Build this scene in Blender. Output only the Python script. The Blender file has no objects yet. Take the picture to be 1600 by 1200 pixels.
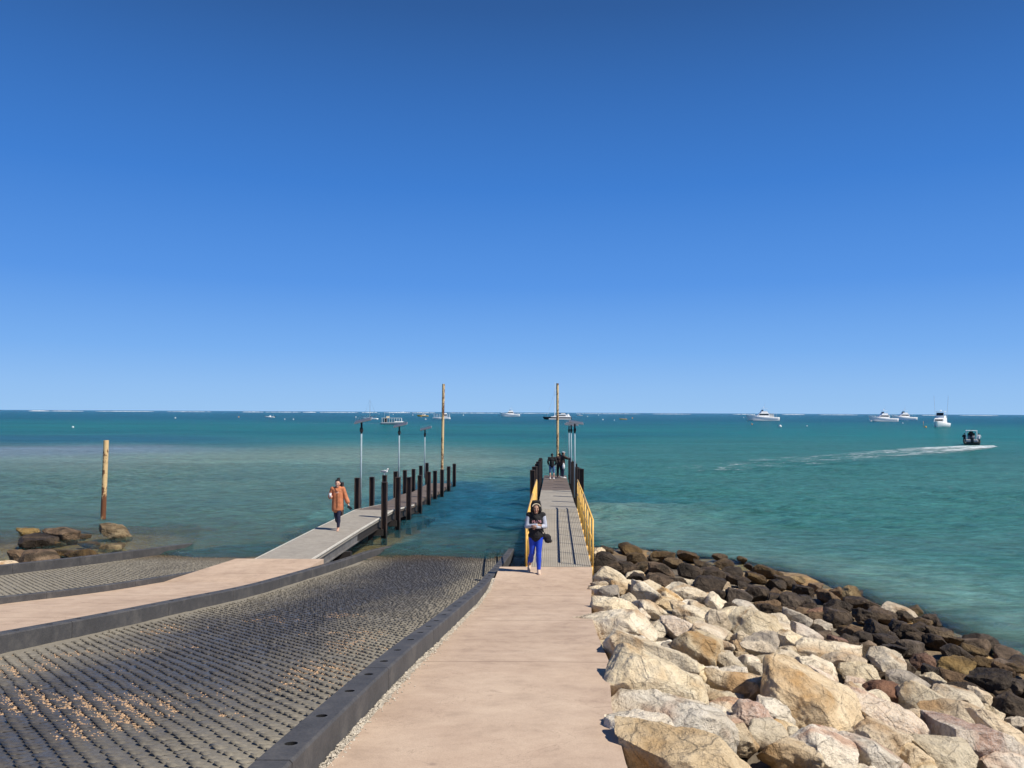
import bpy, bmesh, math, random
import numpy as np
from mathutils import Vector, Matrix
R = math.radians
SC = bpy.context.scene
COL = SC.collection
# ------------------------------------------------------------------ camera
CAMZ = 4.58                      # metres above the water (water is z = 0)
cam = bpy.data.cameras.new('camera'); camo = bpy.data.objects.new('camera', cam); COL.objects.link(camo)
cam.sensor_width = 36.0; cam.lens = 28.125; cam.clip_start = 0.05; cam.clip_end = 60000
CR = Matrix.Rotation(R(92.02), 3, 'X') @ Matrix.Rotation(R(0.286), 3, 'Z')
camo.matrix_world = Matrix.Translation((0, 0, CAMZ)) @ CR.to_4x4()
SC.camera = camo
# ------------------------------------------------------------------ light
SUNV = Vector((0.76, -0.42, 1.07)).normalized()
sun = bpy.data.lights.new('sun', 'SUN'); suno = bpy.data.objects.new('sun', sun); COL.objects.link(suno)
sun.energy = 4.9; sun.angle = R(0.5); sun.color = (1.0, 0.93, 0.82)
suno.rotation_euler = SUNV.to_track_quat('Z', 'Y').to_euler(); suno.location = (0, 0, 60)
W = bpy.data.worlds.new('World'); SC.world = W; W.use_nodes = True
nt = W.node_tree; bg = nt.nodes['Background']
sky = nt.nodes.new('ShaderNodeTexSky'); sky.sky_type = 'NISHITA'; sky.sun_disc = False
sky.sun_elevation = math.asin(SUNV.z); sky.sun_rotation = math.atan2(SUNV.x, SUNV.y)
sky.altitude = 0; sky.air_density = 1.0; sky.dust_density = 0.25; sky.ozone_density = 4.0
tc_ = nt.nodes.new('ShaderNodeTexCoord'); sp_ = nt.nodes.new('ShaderNodeSeparateXYZ'); nt.links.new(tc_.outputs['Generated'], sp_.inputs[0])
rp_ = nt.nodes.new('ShaderNodeValToRGB'); e_ = rp_.color_ramp.elements; nt.links.new(sp_.outputs[2], rp_.inputs[0])
def _l(c): return tuple((x/255/12.92 if x/255 <= .04045 else ((x/255+.055)/1.055)**2.4) for x in c)+(1.0,)
_st = [(0.0, (152, 196, 241)), (.03, (142, 189, 241)), (.075, (119, 174, 239)), (.155, (87, 149, 229)), (.27, (62, 126, 209)), (.37, (53, 109, 184)), (.455, (46, 92, 156)), (.6, (34, 72, 130)), (1.0, (24, 54, 106))]
e_[0].position, e_[0].color = _st[0][0], _l(_st[0][1]); e_[1].position, e_[1].color = 1.0, _l(_st[-1][1])
for p_, c_ in _st[1:-1]: q_ = e_.new(p_); q_.color = _l(c_)
sc_ = nt.nodes.new('ShaderNodeVectorMath'); sc_.operation = 'SCALE'; sc_.inputs['Scale'].default_value = .86/.11; nt.links.new(rp_.outputs[0], sc_.inputs[0])
mx_ = nt.nodes.new('ShaderNodeMix'); mx_.data_type = 'RGBA'; mx_.inputs[0].default_value = .97      # clear-air blue graded by height over the physical sky
nt.links.new(sky.outputs[0], mx_.inputs[6]); nt.links.new(sc_.outputs[0], mx_.inputs[7]); nt.links.new(mx_.outputs[2], bg.inputs[0])
bg.inputs[1].default_value = 0.11
vs = SC.view_settings; vs.view_transform = 'Standard'; vs.look = 'None'; vs.gamma = 1.0; vs.use_curve_mapping = False; vs.exposure = 0.22
SC.render.engine = 'CYCLES'

# ------------------------------------------------------------------ helpers
def ray(px, py):
    v = CR @ Vector(((px-800)/1250, -(py-600)/1250, -1.0)); return v
def G(px, py, z=0.0):                       # point where the sight line meets the level z
    v = ray(px, py); t = (z-CAMZ)/v.z; return Vector((v.x*t, v.y*t, z))
def D(px, py, d):                           # point on the sight line at distance Y = d
    v = ray(px, py); t = d/v.y; return Vector((v.x*t, d, CAMZ+v.z*t))
def ON(px, py, f, d0=2.0, d1=60.0):         # first hit of the sight line with surface f(x, y)
    v = ray(px, py); y = d0
    while y < d1:
        t = y/v.y
        if CAMZ+v.z*t <= f(v.x*t, y): break
        y += 0.05
    t = y/v.y; return Vector((v.x*t, y, f(v.x*t, y)))

def lk(o, parent=None):
    COL.objects.link(o)
    if parent is not None: o.parent = parent
    return o
def tag(o, label=None, cat=None, group=None, kind=None):
    if label: o['label'] = label
    if cat: o['category'] = cat
    if group: o['group'] = group
    if kind: o['kind'] = kind
    return o
def empty(name, loc, rz=0.0, label=None, cat=None, group=None):
    o = bpy.data.objects.new(name, None); o.empty_display_size = 0.2
    o.location = loc; o.rotation_euler = (0, 0, rz); COL.objects.link(o)
    return tag(o, label, cat, group)
def copy_tree(o, parent=None):
    c = o.copy(); COL.objects.link(c)
    if parent is not None: c.parent = parent
    for ch in list(o.children): copy_tree(ch, c)
    return c

class MB:
    """collects shapes and links them as one mesh"""
    def __init__(s): s.v = []; s.f = []; s.m = []
    def add(s, vs, fs, mi=0):
        n = len(s.v); s.v += [tuple(p) for p in vs]; s.f += [tuple(i+n for i in f) for f in fs]; s.m += [mi]*len(fs); return s
    def box(s, c, d, rot=None, mi=0, b=0.0):
        x, y, z = d[0]/2, d[1]/2, d[2]/2
        if b > 0:
            b = min(b, x*.6, y*.6, z*.6)
            bm = bmesh.new(); bmesh.ops.create_cube(bm, size=1.0)
            for v in bm.verts: v.co = Vector((v.co.x*2*x, v.co.y*2*y, v.co.z*2*z))
            bmesh.ops.bevel(bm, geom=list(bm.edges), offset=b, segments=2, affect='EDGES', profile=0.5)
            V = [v.co.copy() for v in bm.verts]; F = [[v.index for v in f.verts] for f in bm.faces]; bm.free()
        else:
            V = [Vector((i, j, k)) for i in (-x, x) for j in (-y, y) for k in (-z, z)]
            F = [(0, 1, 3, 2), (4, 6, 7, 5), (0, 4, 5, 1), (2, 3, 7, 6), (0, 2, 6, 4), (1, 5, 7, 3)]
        if rot is not None: V = [rot @ v for v in V]
        return s.add([v+Vector(c) for v in V], F, mi)
    def tube(s, p0, p1, r0, r1=None, n=10, mi=0, caps=True):
        p0 = Vector(p0); p1 = Vector(p1); r1 = r0 if r1 is None else r1
        q = (p1-p0).to_track_quat('Z', 'Y'); V = []
        for p, r in ((p0, r0), (p1, r1)):
            for i in range(n):
                a = 2*math.pi*i/n; V.append(p+q @ Vector((r*math.cos(a), r*math.sin(a), 0)))
        F = [(i, (i+1) % n, n+(i+1) % n, n+i) for i in range(n)]
        if caps: F += [tuple(range(n-1, -1, -1)), tuple(range(n, 2*n))]
        return s.add(V, F, mi)
    def path(s, pts, r, n=8, mi=0):
        for a, b in zip(pts[:-1], pts[1:]): s.tube(a, b, r, r, n, mi)
        for p in pts[1:-1]: s.ball(p, r*1.0, mi=mi, n=6)
        return s
    def ball(s, c, r, mi=0, n=8, rot=None):
        rr = (r, r, r) if not hasattr(r, '__len__') else r
        V = []; F = []; m = n*2; c = Vector(c)
        for i in range(1, n):
            th = math.pi*i/n
            for j in range(m):
                ph = 2*math.pi*j/m
                p = Vector((rr[0]*math.sin(th)*math.cos(ph), rr[1]*math.sin(th)*math.sin(ph), rr[2]*math.cos(th)))
                V.append(c+(rot @ p if rot is not None else p))
        for i in range(n-2):
            for j in range(m): F.append((i*m+j, (i+1)*m+j, (i+1)*m+(j+1) % m, i*m+(j+1) % m))
        t = Vector((0, 0, rr[2])); V += [c+(rot @ t if rot is not None else t), c-(rot @ t if rot is not None else t)]
        a = len(V)-2
        for j in range(m): F.append((a, j, (j+1) % m)); F.append((a+1, (n-2)*m+(j+1) % m, (n-2)*m+j))
        return s.add(V, F, mi)
    def prism(s, prof, y0, y1, mi=0, t0=None):
        """side outline (x,z) extruded from y0 to y1; t0 optional narrower top outline widths"""
        n = len(prof); V = []
        for k, y in enumerate((y0, y1)):
            for i, (x, z) in enumerate(prof): V.append((x, y*(t0[i] if t0 else 1), z))
        F = [(i, n+i, n+(i+1) % n, (i+1) % n) for i in range(n)] + [tuple(range(n)), tuple(range(2*n-1, n-1, -1))]
        return s.add(V, F, mi)
    def build(s, name, mats, parent=None, smooth=False, loc=None):
        me = bpy.data.meshes.new(name); me.from_pydata(s.v, [], s.f)
        mats = mats if isinstance(mats, (list, tuple)) else [mats]
        for m in mats: me.materials.append(m)
        if len(mats) > 1: me.polygons.foreach_set('material_index', s.m)
        bm = bmesh.new(); bm.from_mesh(me); bmesh.ops.recalc_face_normals(bm, faces=list(bm.faces)); bm.to_mesh(me); bm.free()
        if smooth: me.polygons.foreach_set('use_smooth', [True]*len(me.polygons))
        me.update(); o = bpy.data.objects.new(name, me)
        if loc is not None: o.location = loc
        return lk(o, parent)

def npmesh(name, V, F, mat, parent=None, smooth=True):
    me = bpy.data.meshes.new(name); V = np.asarray(V, dtype=np.float32); F = np.asarray(F, dtype=np.int32)
    me.vertices.add(len(V)); me.vertices.foreach_set('co', V.ravel())
    k = F.shape[1]; me.loops.add(F.size); me.loops.foreach_set('vertex_index', F.ravel())
    me.polygons.add(len(F)); me.polygons.foreach_set('loop_start', np.arange(0, F.size, k, dtype=np.int32))
    me.polygons.foreach_set('loop_total', np.full(len(F), k, dtype=np.int32))
    me.polygons.foreach_set('use_smooth', np.full(len(F), smooth))
    me.update(calc_edges=True); me.validate(); me.materials.append(mat)
    return lk(bpy.data.objects.new(name, me), parent)
def grid(xs, ys, zf):
    X, Y = np.meshgrid(xs, ys); Z = zf(X, Y); nx, ny = len(xs), len(ys)
    V = np.stack([X.ravel(), Y.ravel(), Z.ravel()], 1)
    i = np.arange(nx-1)[None, :]+np.arange(ny-1)[:, None]*nx; i = i.ravel()
    return V, np.stack([i, i+1, i+1+nx, i+nx], 1)

# lattice noise ----------------------------------------------------
def _h(ix, iy, iz, seed):
    n = (ix*374761393+iy*668265263+iz*2147483647+seed*1274126177) & 0xffffffff
    n = ((n ^ (n >> 13))*1274126177) & 0xffffffff
    n = n ^ (n >> 16); return (n & 0xffff)/65535.0
def noise3(P, seed=0):
    P = np.asarray(P, dtype=np.float64); I = np.floor(P).astype(np.int64); f = P-I; f = f*f*(3-2*f)
    r = 0
    for dx in (0, 1):
        for dy in (0, 1):
            for dz in (0, 1):
                w = (f[:, 0] if dx else 1-f[:, 0])*(f[:, 1] if dy else 1-f[:, 1])*(f[:, 2] if dz else 1-f[:, 2])
                r = r+w*_h(I[:, 0]+dx, I[:, 1]+dy, I[:, 2]+dz, seed)
    return r*2-1
def fbm(P, oct=4, seed=0, gain=.5):
    a = 1.0; s = 0; P = np.asarray(P, dtype=np.float64)
    for k in range(oct): s = s+a*noise3(P, seed+k*7); P = P*2.03+3.1; a *= gain
    return s
def fbm2(X, Y, sc, oct=3, seed=0):
    sh = np.shape(X); P = np.stack([np.ravel(X)/sc, np.ravel(Y)/sc, np.zeros(np.size(X))], 1)
    return fbm(P, oct, seed).reshape(sh)

# ------------------------------------------------------------------ materials
def new_mat(name):
    m = bpy.data.materials.new(name); m.use_nodes = True; return m, m.node_tree, m.node_tree.nodes['Principled BSDF']
def N(nt, t, **kw):
    n = nt.nodes.new(t)
    for k, v in kw.items():
        if k in n.inputs: n.inputs[k].default_value = v
        else: setattr(n, k, v)
    return n
def ramp(nt, fac, stops):
    r = nt.nodes.new('ShaderNodeValToRGB'); e = r.color_ramp.elements
    e[0].position, e[0].color = stops[0][0], c4(stops[0][1]); e[1].position, e[1].color = stops[-1][0], c4(stops[-1][1])
    for p, c in stops[1:-1]: q = e.new(p); q.color = c4(c)
    nt.links.new(fac, r.inputs[0]); return r.outputs[0]
def c4(c): return (c[0], c[1], c[2], 1.0) if hasattr(c, '__len__') else (c, c, c, 1.0)
def noise(nt, vec, scale, detail=4, rough=.55, dist=0.0):
    n = N(nt, 'ShaderNodeTexNoise'); n.inputs['Scale'].default_value = scale; n.inputs['Detail'].default_value = detail
    n.inputs['Roughness'].default_value = rough; n.inputs['Distortion'].default_value = dist
    nt.links.new(vec, n.inputs['Vector']); return n.outputs['Fac']
def mixc(nt, fac, a, b, mode='MIX'):
    m = nt.nodes.new('ShaderNodeMix'); m.data_type = 'RGBA'; m.blend_type = mode
    for i, v in ((0, fac), (6, a), (7, b)):
        if isinstance(v, bpy.types.NodeSocket): nt.links.new(v, m.inputs[i])
        else: m.inputs[i].default_value = v if i == 0 else c4(v)
    return m.outputs[2]
def mth(nt, op, a, b=0.0, c=0.0, clamp=False):
    m = nt.nodes.new('ShaderNodeMath'); m.operation = op; m.use_clamp = clamp
    for i, v in enumerate((a, b, c)):
        if isinstance(v, bpy.types.NodeSocket): nt.links.new(v, m.inputs[i])
        else: m.inputs[i].default_value = v
    return m.outputs[0]
def coords(nt, kind='Object', scale=None):
    tc = nt.nodes.new('ShaderNodeTexCoord')
    if scale is None: return tc.outputs[kind]
    mp = nt.nodes.new('ShaderNodeMapping'); mp.inputs['Scale'].default_value = scale
    nt.links.new(tc.outputs[kind], mp.inputs[0]); return mp.outputs[0]
def wpos(nt):
    return nt.nodes.new('ShaderNodeNewGeometry').outputs['Position']
def bump(nt, h, strength, dist, normal=None):
    b = N(nt, 'ShaderNodeBump'); b.inputs['Strength'].default_value = strength; b.inputs['Distance'].default_value = dist
    nt.links.new(h, b.inputs['Height'])
    if normal is not None: nt.links.new(normal, b.inputs['Normal'])
    return b.outputs['Normal']
def plain(name, c, rough=.6, metal=0.0, var=.18, scale=6.0, bmp=.0, bdist=.01, bscale=40, spec=.4):
    m, t, p = new_mat(name); v = coords(t)
    n = noise(t, v, scale, 5); lo = [x*(1-var) for x in c]; hi = [min(1, x*(1+var)) for x in c]
    t.links.new(ramp(t, n, [(.3, lo), (.7, hi)]), p.inputs['Base Color'])
    p.inputs['Roughness'].default_value = rough; p.inputs['Metallic'].default_value = metal
    p.inputs['Specular IOR Level'].default_value = spec
    if bmp: t.links.new(bump(t, noise(t, v, bscale, 4), bmp, bdist), p.inputs['Normal'])
    return m
# ------------------------------------------------------------------ shape of the land (z above water)
_py = np.array([-14, -3, 0, 4.6, 7.4, 10, 13, 15.3, 18, 22.6, 25.4, 36, 60, 200])
_pz = np.array([3.2, 3.15, 3.02, 2.54, 2.20, 1.81, 1.39, 1.06, .76, .26, 0, -1.02, -2.6, -4.0])
def zr(Y):
    Y = np.asarray(Y, dtype=float); return sum(np.interp(Y+o, _py, _pz) for o in (-1., -.5, 0, .5, 1.))/5
def zp1(Y):
    Y = np.asarray(Y, dtype=float); return np.where(Y < 14, zr(Y)+.02, np.maximum(zr(Y)+.02, np.interp(Y, [14, 16.0, 18.8], [1.27, 1.05, .985])))
def zp2(Y):
    Y = np.asarray(Y, dtype=float); return np.maximum(zr(Y)+.02, np.where(Y < 17, -9, np.interp(Y, [17, 18.2, 20.8], [.80, .82, .78])))
def xk1(Y): return -1.355+.055*np.asarray(Y, dtype=float)            # right kerb, path side
def xk2(Y): return -5.716+.053*np.asarray(Y, dtype=float)+.11*np.maximum(0, np.asarray(Y, dtype=float)-25.2)            # left kerb of the near ramp, ramp side
def xk3(Y): return np.interp(Y, [-10, 13.5, 19.3, 20.9, 30], [-10.5, -8.45, -7.33, -7.04, -6.2])
def xk4(Y): return np.interp(Y, [-10, 19, 26, 34], [-15.5, -12.2, -11.2, -10.1])
def xe(Y): return np.interp(Y, [-10, 0, 4.7, 6, 8, 10, 12, 15, 18.75, 30], [.25, .45, .62, .70, .92, 1.02, 1.15, 1.44, 1.84, 2.35])                # right edge of the path
def xs(Y): return np.interp(Y, [-12, 2, 14.4, 18, 20.6, 22.5, 24.5, 26, 27.3, 29], [10.6, 9.8, 9.2, 9.1, 8.7, 8.2, 7.2, 5.2, 3.0, 2.2])
def bed(X, Y):
    X = np.asarray(X, dtype=float); Y = np.asarray(Y, dtype=float)
    c = zr(Y)-.35
    ztop = np.interp(Y, [-12, 0, 14, 18.7, 27.3, 30, 40], [2.95, 2.75, 1.02, .75, .05, -.5, -1.6])
    w = np.maximum(xs(Y)-xe(Y), .8); t = (X-xe(Y))/w
    right = np.where(t < 1, ztop*(1-np.clip(t, 0, 1)), -(t-1)*w*.42)
    right = np.where(Y > 27.3, np.minimum(right, ztop-(np.maximum(X-2.2, 0))*.4), right)
    left = np.where(X < xk4(Y)-.2, c-(xk4(Y)-.2-X)*.55, c)
    left = np.maximum(left, np.where(X < -9, -.5-.02*np.maximum(Y-26, 0), -9))
    b = np.where(X > xe(Y)-.05, right, left)
    spit = -.02-.034*(Y-23)-.055*np.maximum(0, Y-31)-.12*np.maximum(0, -5.9-X)
    b = np.where((Y > 21) & (X > -8.5) & (X < -2.2), np.maximum(b, np.where(X > xk2(Y)-.1, -9, spit)), b)
    b = np.where((Y > 20) & (Y < 36) & (X < -9), np.maximum(b, np.where(X < xk4(Y)-.2, -.06-.035*np.abs(Y-26)-.16*np.maximum(0, np.abs(X+15.2)-2.3)-.25*np.maximum(0, Y-31), -9)), b)
    deep = -4.2; b = np.maximum(b, deep)
    n = fbm2(X, Y, .8, 3, 5)*np.where(X > xe(Y), .10, .03)
    return b+n
# ground and sea bed: one sheet
def spacing(a, b, fine0, fine1, st, g):
    v = [fine0]
    while v[-1] < fine1: v.append(v[-1]+st)
    s = st
    while v[-1] < b: s *= g; v.append(v[-1]+s)
    l = []; s = st; x = fine0
    while x > a: s *= g; x -= s; l.append(x)
    return np.array(l[::-1]+v)
m, t, p = new_mat('seabed_and_rubble')
P = wpos(t); n1 = noise(t, P, .9, 6, .65); n2 = noise(t, P, 7, 5, .6)
c1 = ramp(t, n1, [(.3, (.05, .04, .03)), (.5, (.12, .095, .065)), (.7, (.24, .20, .14))])
sep = N(t, 'ShaderNodeSeparateXYZ'); t.links.new(P, sep.inputs[0])
wet = ramp(t, mth(t, 'MULTIPLY_ADD', sep.outputs[2], .5, .5, clamp=True), [(.50, 0.0), (.62, 1.0)])
algae = ramp(t, n2, [(.3, (.14, .075, .025)), (.5, (.30, .18, .065)), (.72, (.44, .31, .13))])
t.links.new(mixc(t, wet, algae, c1), p.inputs['Base Color']); p.inputs['Roughness'].default_value = .8
t.links.new(bump(t, n2, .7, .08), p.inputs['Normal']); BED = m
xsn = spacing(-3000, 3000, -20, 16, .25, 1.25); ysn = spacing(-40, 12000, -14, 42, .25, 1.25)
V, F = grid(xsn, ysn, bed); tag(npmesh('ground', V, F, BED), 'rubble and sand ground under the ramps and sea', kind='structure')

# ------------------------------------------------------------------ water
def lin(*c): return np.array([(x/255/12.92 if x/255 <= .04045 else ((x/255+.055)/1.055)**2.4) for x in c])
ys_w = [4.0]
while ys_w[-1] < 64: ys_w.append(ys_w[-1]+.16)
s = .16
while ys_w[-1] < 30000: s *= 1.035; ys_w.append(ys_w[-1]+s)
ys_w = np.array(ys_w)
xw = spacing(-30000, 30000, -30, 30, .2, 1.06)
rs = np.random.RandomState(4)
waves = []
for k in range(46):
    L = .55*(1.085**k)*rs.uniform(.9, 1.1); a = R(rs.normal(205, 30)); waves.append((2*math.pi/L*math.sin(a), 2*math.pi/L*math.cos(a), rs.uniform(0, 6.28), min(.0105*L**.85, .016), L))
def wz(X, Y):
    dx = np.gradient(X, axis=1); dy = np.gradient(Y, axis=0); g = np.maximum(dx, dy); Z = 0
    for kx, ky, ph, A, L in waves:
        fade = np.clip((L/g-2.5)/3, 0, 1)
        s = np.sin(kx*X+ky*Y+ph); Z = Z+A*fade*(s+.25*np.cos(2*(kx*X+ky*Y+ph)))
    amp = .55+.45*fbm2(X, Y, 9, 2, 3)+.0
    return Z*np.clip(amp, .25, 1.2)
V, F = grid(xw, ys_w, wz)
m, t, p = new_mat('sea_water')
t.nodes.remove(p); out = t.nodes['Material Output']
at = N(t, 'ShaderNodeVertexColor'); at.layer_name = 'body'
P = wpos(t)
mp = N(t, 'ShaderNodeMapping'); mp.inputs['Scale'].default_value = (.38, 1.0, 1.0); mp.inputs['Rotation'].default_value = (0, 0, R(-12)); t.links.new(P, mp.inputs[0])
Pm = mp.outputs[0]
na = noise(t, Pm, 8.5, 5, .62, .4); nb = noise(t, Pm, 2.3, 5, .62, .3); nc = noise(t, Pm, .16, 4, .6, .2); nd = noise(t, Pm, .02, 5, .6, .0)
b1 = bump(t, nc, .7, 2.0); b2 = bump(t, nb, 1.0, .46, b1); b3 = bump(t, na, 1.0, .20, b2)
fr = N(t, 'ShaderNodeFresnel'); fr.inputs['IOR'].default_value = 1.33; t.links.new(b3, fr.inputs['Normal'])
fac = mth(t, 'MINIMUM', mth(t, 'MULTIPLY', fr.outputs[0], .62), .60)
gl = N(t, 'ShaderNodeBsdfGlossy'); gl.inputs['Roughness'].default_value = .12; gl.inputs['Color'].default_value = (1, 1, 1, 1); t.links.new(b3, gl.inputs['Normal'])
df = N(t, 'ShaderNodeSubsurfaceScattering'); df.falloff = 'BURLEY'; df.inputs['Scale'].default_value = 1.0; df.inputs['Radius'].default_value = (.5, 1.6, 1.8)
pat = ramp(t, nd, [(.25, .80), (.5, 1.0), (.75, 1.16)])
pat2 = mixc(t, 1.0, ramp(t, nc, [(.3, .88), (.7, 1.12)]), mixc(t, 1.0, ramp(t, nb, [(.3, .66), (.7, 1.34)]), ramp(t, na, [(.3, .70), (.7, 1.32)]), 'MULTIPLY'), 'MULTIPLY')  # fine noise paints the light and dark of ripple reflections into the colour
t.links.new(mixc(t, 1.0, mixc(t, 1.0, at.outputs['Color'], pat, 'MULTIPLY'), pat2, 'MULTIPLY'), df.inputs['Color'])
t.links.new(b2, df.inputs['Normal'])
tr = N(t, 'ShaderNodeBsdfTransparent'); tr.inputs['Color'].default_value = (.86, .95, .93, 1)
mx = N(t, 'ShaderNodeMixShader'); t.links.new(at.outputs['Alpha'], mx.inputs[0]); t.links.new(tr.outputs[0], mx.inputs[1]); t.links.new(df.outputs[0], mx.inputs[2])
m2 = N(t, 'ShaderNodeMixShader'); t.links.new(fac, m2.inputs[0]); t.links.new(mx.outputs[0], m2.inputs[1]); t.links.new(gl.outputs[0], m2.inputs[2])
t.links.new(m2.outputs[0], out.inputs['Surface']); WATER = m
wo = npmesh('water', V, F, WATER); tag(wo, 'turquoise sea with small ripples reaching the horizon', kind='structure')
X, Y = V[:, 0], V[:, 1]
depth = np.maximum(0, -bed(X, Y))
alpha = 1-np.exp(-depth*np.where(X > 2.5, 2.2, 1.4)); alpha = np.where(Y > 70, 1, alpha)
# colour of the water body over its banks (linear)
def lerp(a, b, t): return a*(1-t)[:, None]+b*t[:, None]
def ss(a, b, x): t = np.clip((x-a)/(b-a), 0, 1); return t*t*(3-2*t)
n_ = fbm2(X, Y, 34, 3, 11)*14+fbm2(X, Y, 160, 3, 12)*30*ss(60, 200, Y); Yn = Y+n_*ss(28, 70, Y)
deepc = np.array([.003, .085, .130]); teal = np.array([.010, .135, .140]); green = np.array([.042, .152, .140]); sand = np.array([.155, .225, .185])
blue = np.array([.006, .075, .145]); lil = np.array([.15, .205, .27])
c = np.tile(green, (len(X), 1))
lf = 1-ss(-24, 6, X+.12*(Y-60))                                    # left side
c = lerp(c, np.array([.095, .205, .190]), .8*(1-ss(-12, 2, X))); c = lerp(c, teal, ss(42, 170, Yn)); c = lerp(c, deepc, ss(150, 480, Yn))
c = lerp(c, sand, .85*np.exp(-((Yn-68-.25*np.maximum(-X-20, 0))/17)**2)*(1-ss(-6, 10, X)))             # sand bank on the left
c = lerp(c, lil, .8*np.exp(-((Yn-82)/11)**2)*(1-ss(-48, -24, X)))
c = lerp(c, blue, .75*np.exp(-((Yn-115)/22)**2)*(1-ss(-60, -20, X)))
c = lerp(c, deepc*np.array([1.2, .95, .9]), .5*np.exp(-((Yn-165)/22)**2)*(1-ss(20, 80, X)))
c = lerp(c, blue*np.array([1.6, 1.25, 1.1]), (.85-.45*ss(1.5, 4, X))*ss(.1, .75, np.exp(-(((X-.5)/8)**2+((Y-41)/15)**2))+fbm2(X, Y, 5, 3, 8)*.22))   # deeper basin round the jetty
c = lerp(c, np.array([.14, .25, .215]), .8*(1-ss(0, 9, X-xs(np.minimum(Y, 27))))*(X > 3)*(Y < 40))
c = lerp(c, np.array([.06, .13, .13]), .4*np.exp(-((Y-28.5)/3)**2))
ca = wo.data.color_attributes.new('body', 'FLOAT_COLOR', 'POINT')
ca.data.foreach_set('color', np.concatenate([c, alpha[:, None]], 1).astype(np.float32).ravel())

# ------------------------------------------------------------------ the two ramps
m, t, p = new_mat('ramp_concrete')
P = wpos(t); mp = N(t, 'ShaderNodeMapping'); mp.inputs['Rotation'].default_value = (0, 0, R(3)); mp.inputs['Scale'].default_value = (1, .35, 1); t.links.new(P, mp.inputs[0])
n1 = noise(t, mp.outputs[0], .9, 5, .6); n2 = noise(t, P, 26, 5, .7); n3 = noise(t, P, 2.2, 4, .6)
sep = N(t, 'ShaderNodeSeparateXYZ'); t.links.new(P, sep.inputs[0])
mid = mth(t, 'SUBTRACT', sep.outputs[0], mth(t, 'MULTIPLY_ADD', sep.outputs[1], .053, -3.65))   # across the near ramp
mid = mth(t, 'MULTIPLY', mid, mid); mid = mth(t, 'MULTIPLY_ADD', mid, -.26, 1.0, clamp=True)
d = mth(t, 'MULTIPLY_ADD', mid, .75, mth(t, 'MULTIPLY_ADD', n1, 1.1, -.45), clamp=True)
dry = ramp(t, n2, [(.25, (.16, .145, .115)), (.75, (.31, .28, .22))])
wetc = ramp(t, n2, [(.25, (.045, .042, .038)), (.75, (.115, .105, .092))])
cc = mixc(t, ramp(t, d, [(.15, 0.0), (.8, 1.0)]), dry, wetc)
low = ramp(t, mth(t, 'MULTIPLY_ADD', sep.outputs[2], .8, .2, clamp=True), [(.2, 1.0), (.36, 0.0)])     # weed and wet just above the water
weed = ramp(t, n3, [(.3, (.045, .035, .02)), (.7, (.16, .11, .05))])
cc = mixc(t, low, cc, weed)
t.links.new(cc, p.inputs['Base Color'])
t.links.new(ramp(t, d, [(.2, .85), (.8, .42)]), p.inputs['Roughness'])
t.links.new(bump(t, n2, .5, .008), p.inputs['Normal']); RAMP = m
rs = np.random.RandomState(9)
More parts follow.
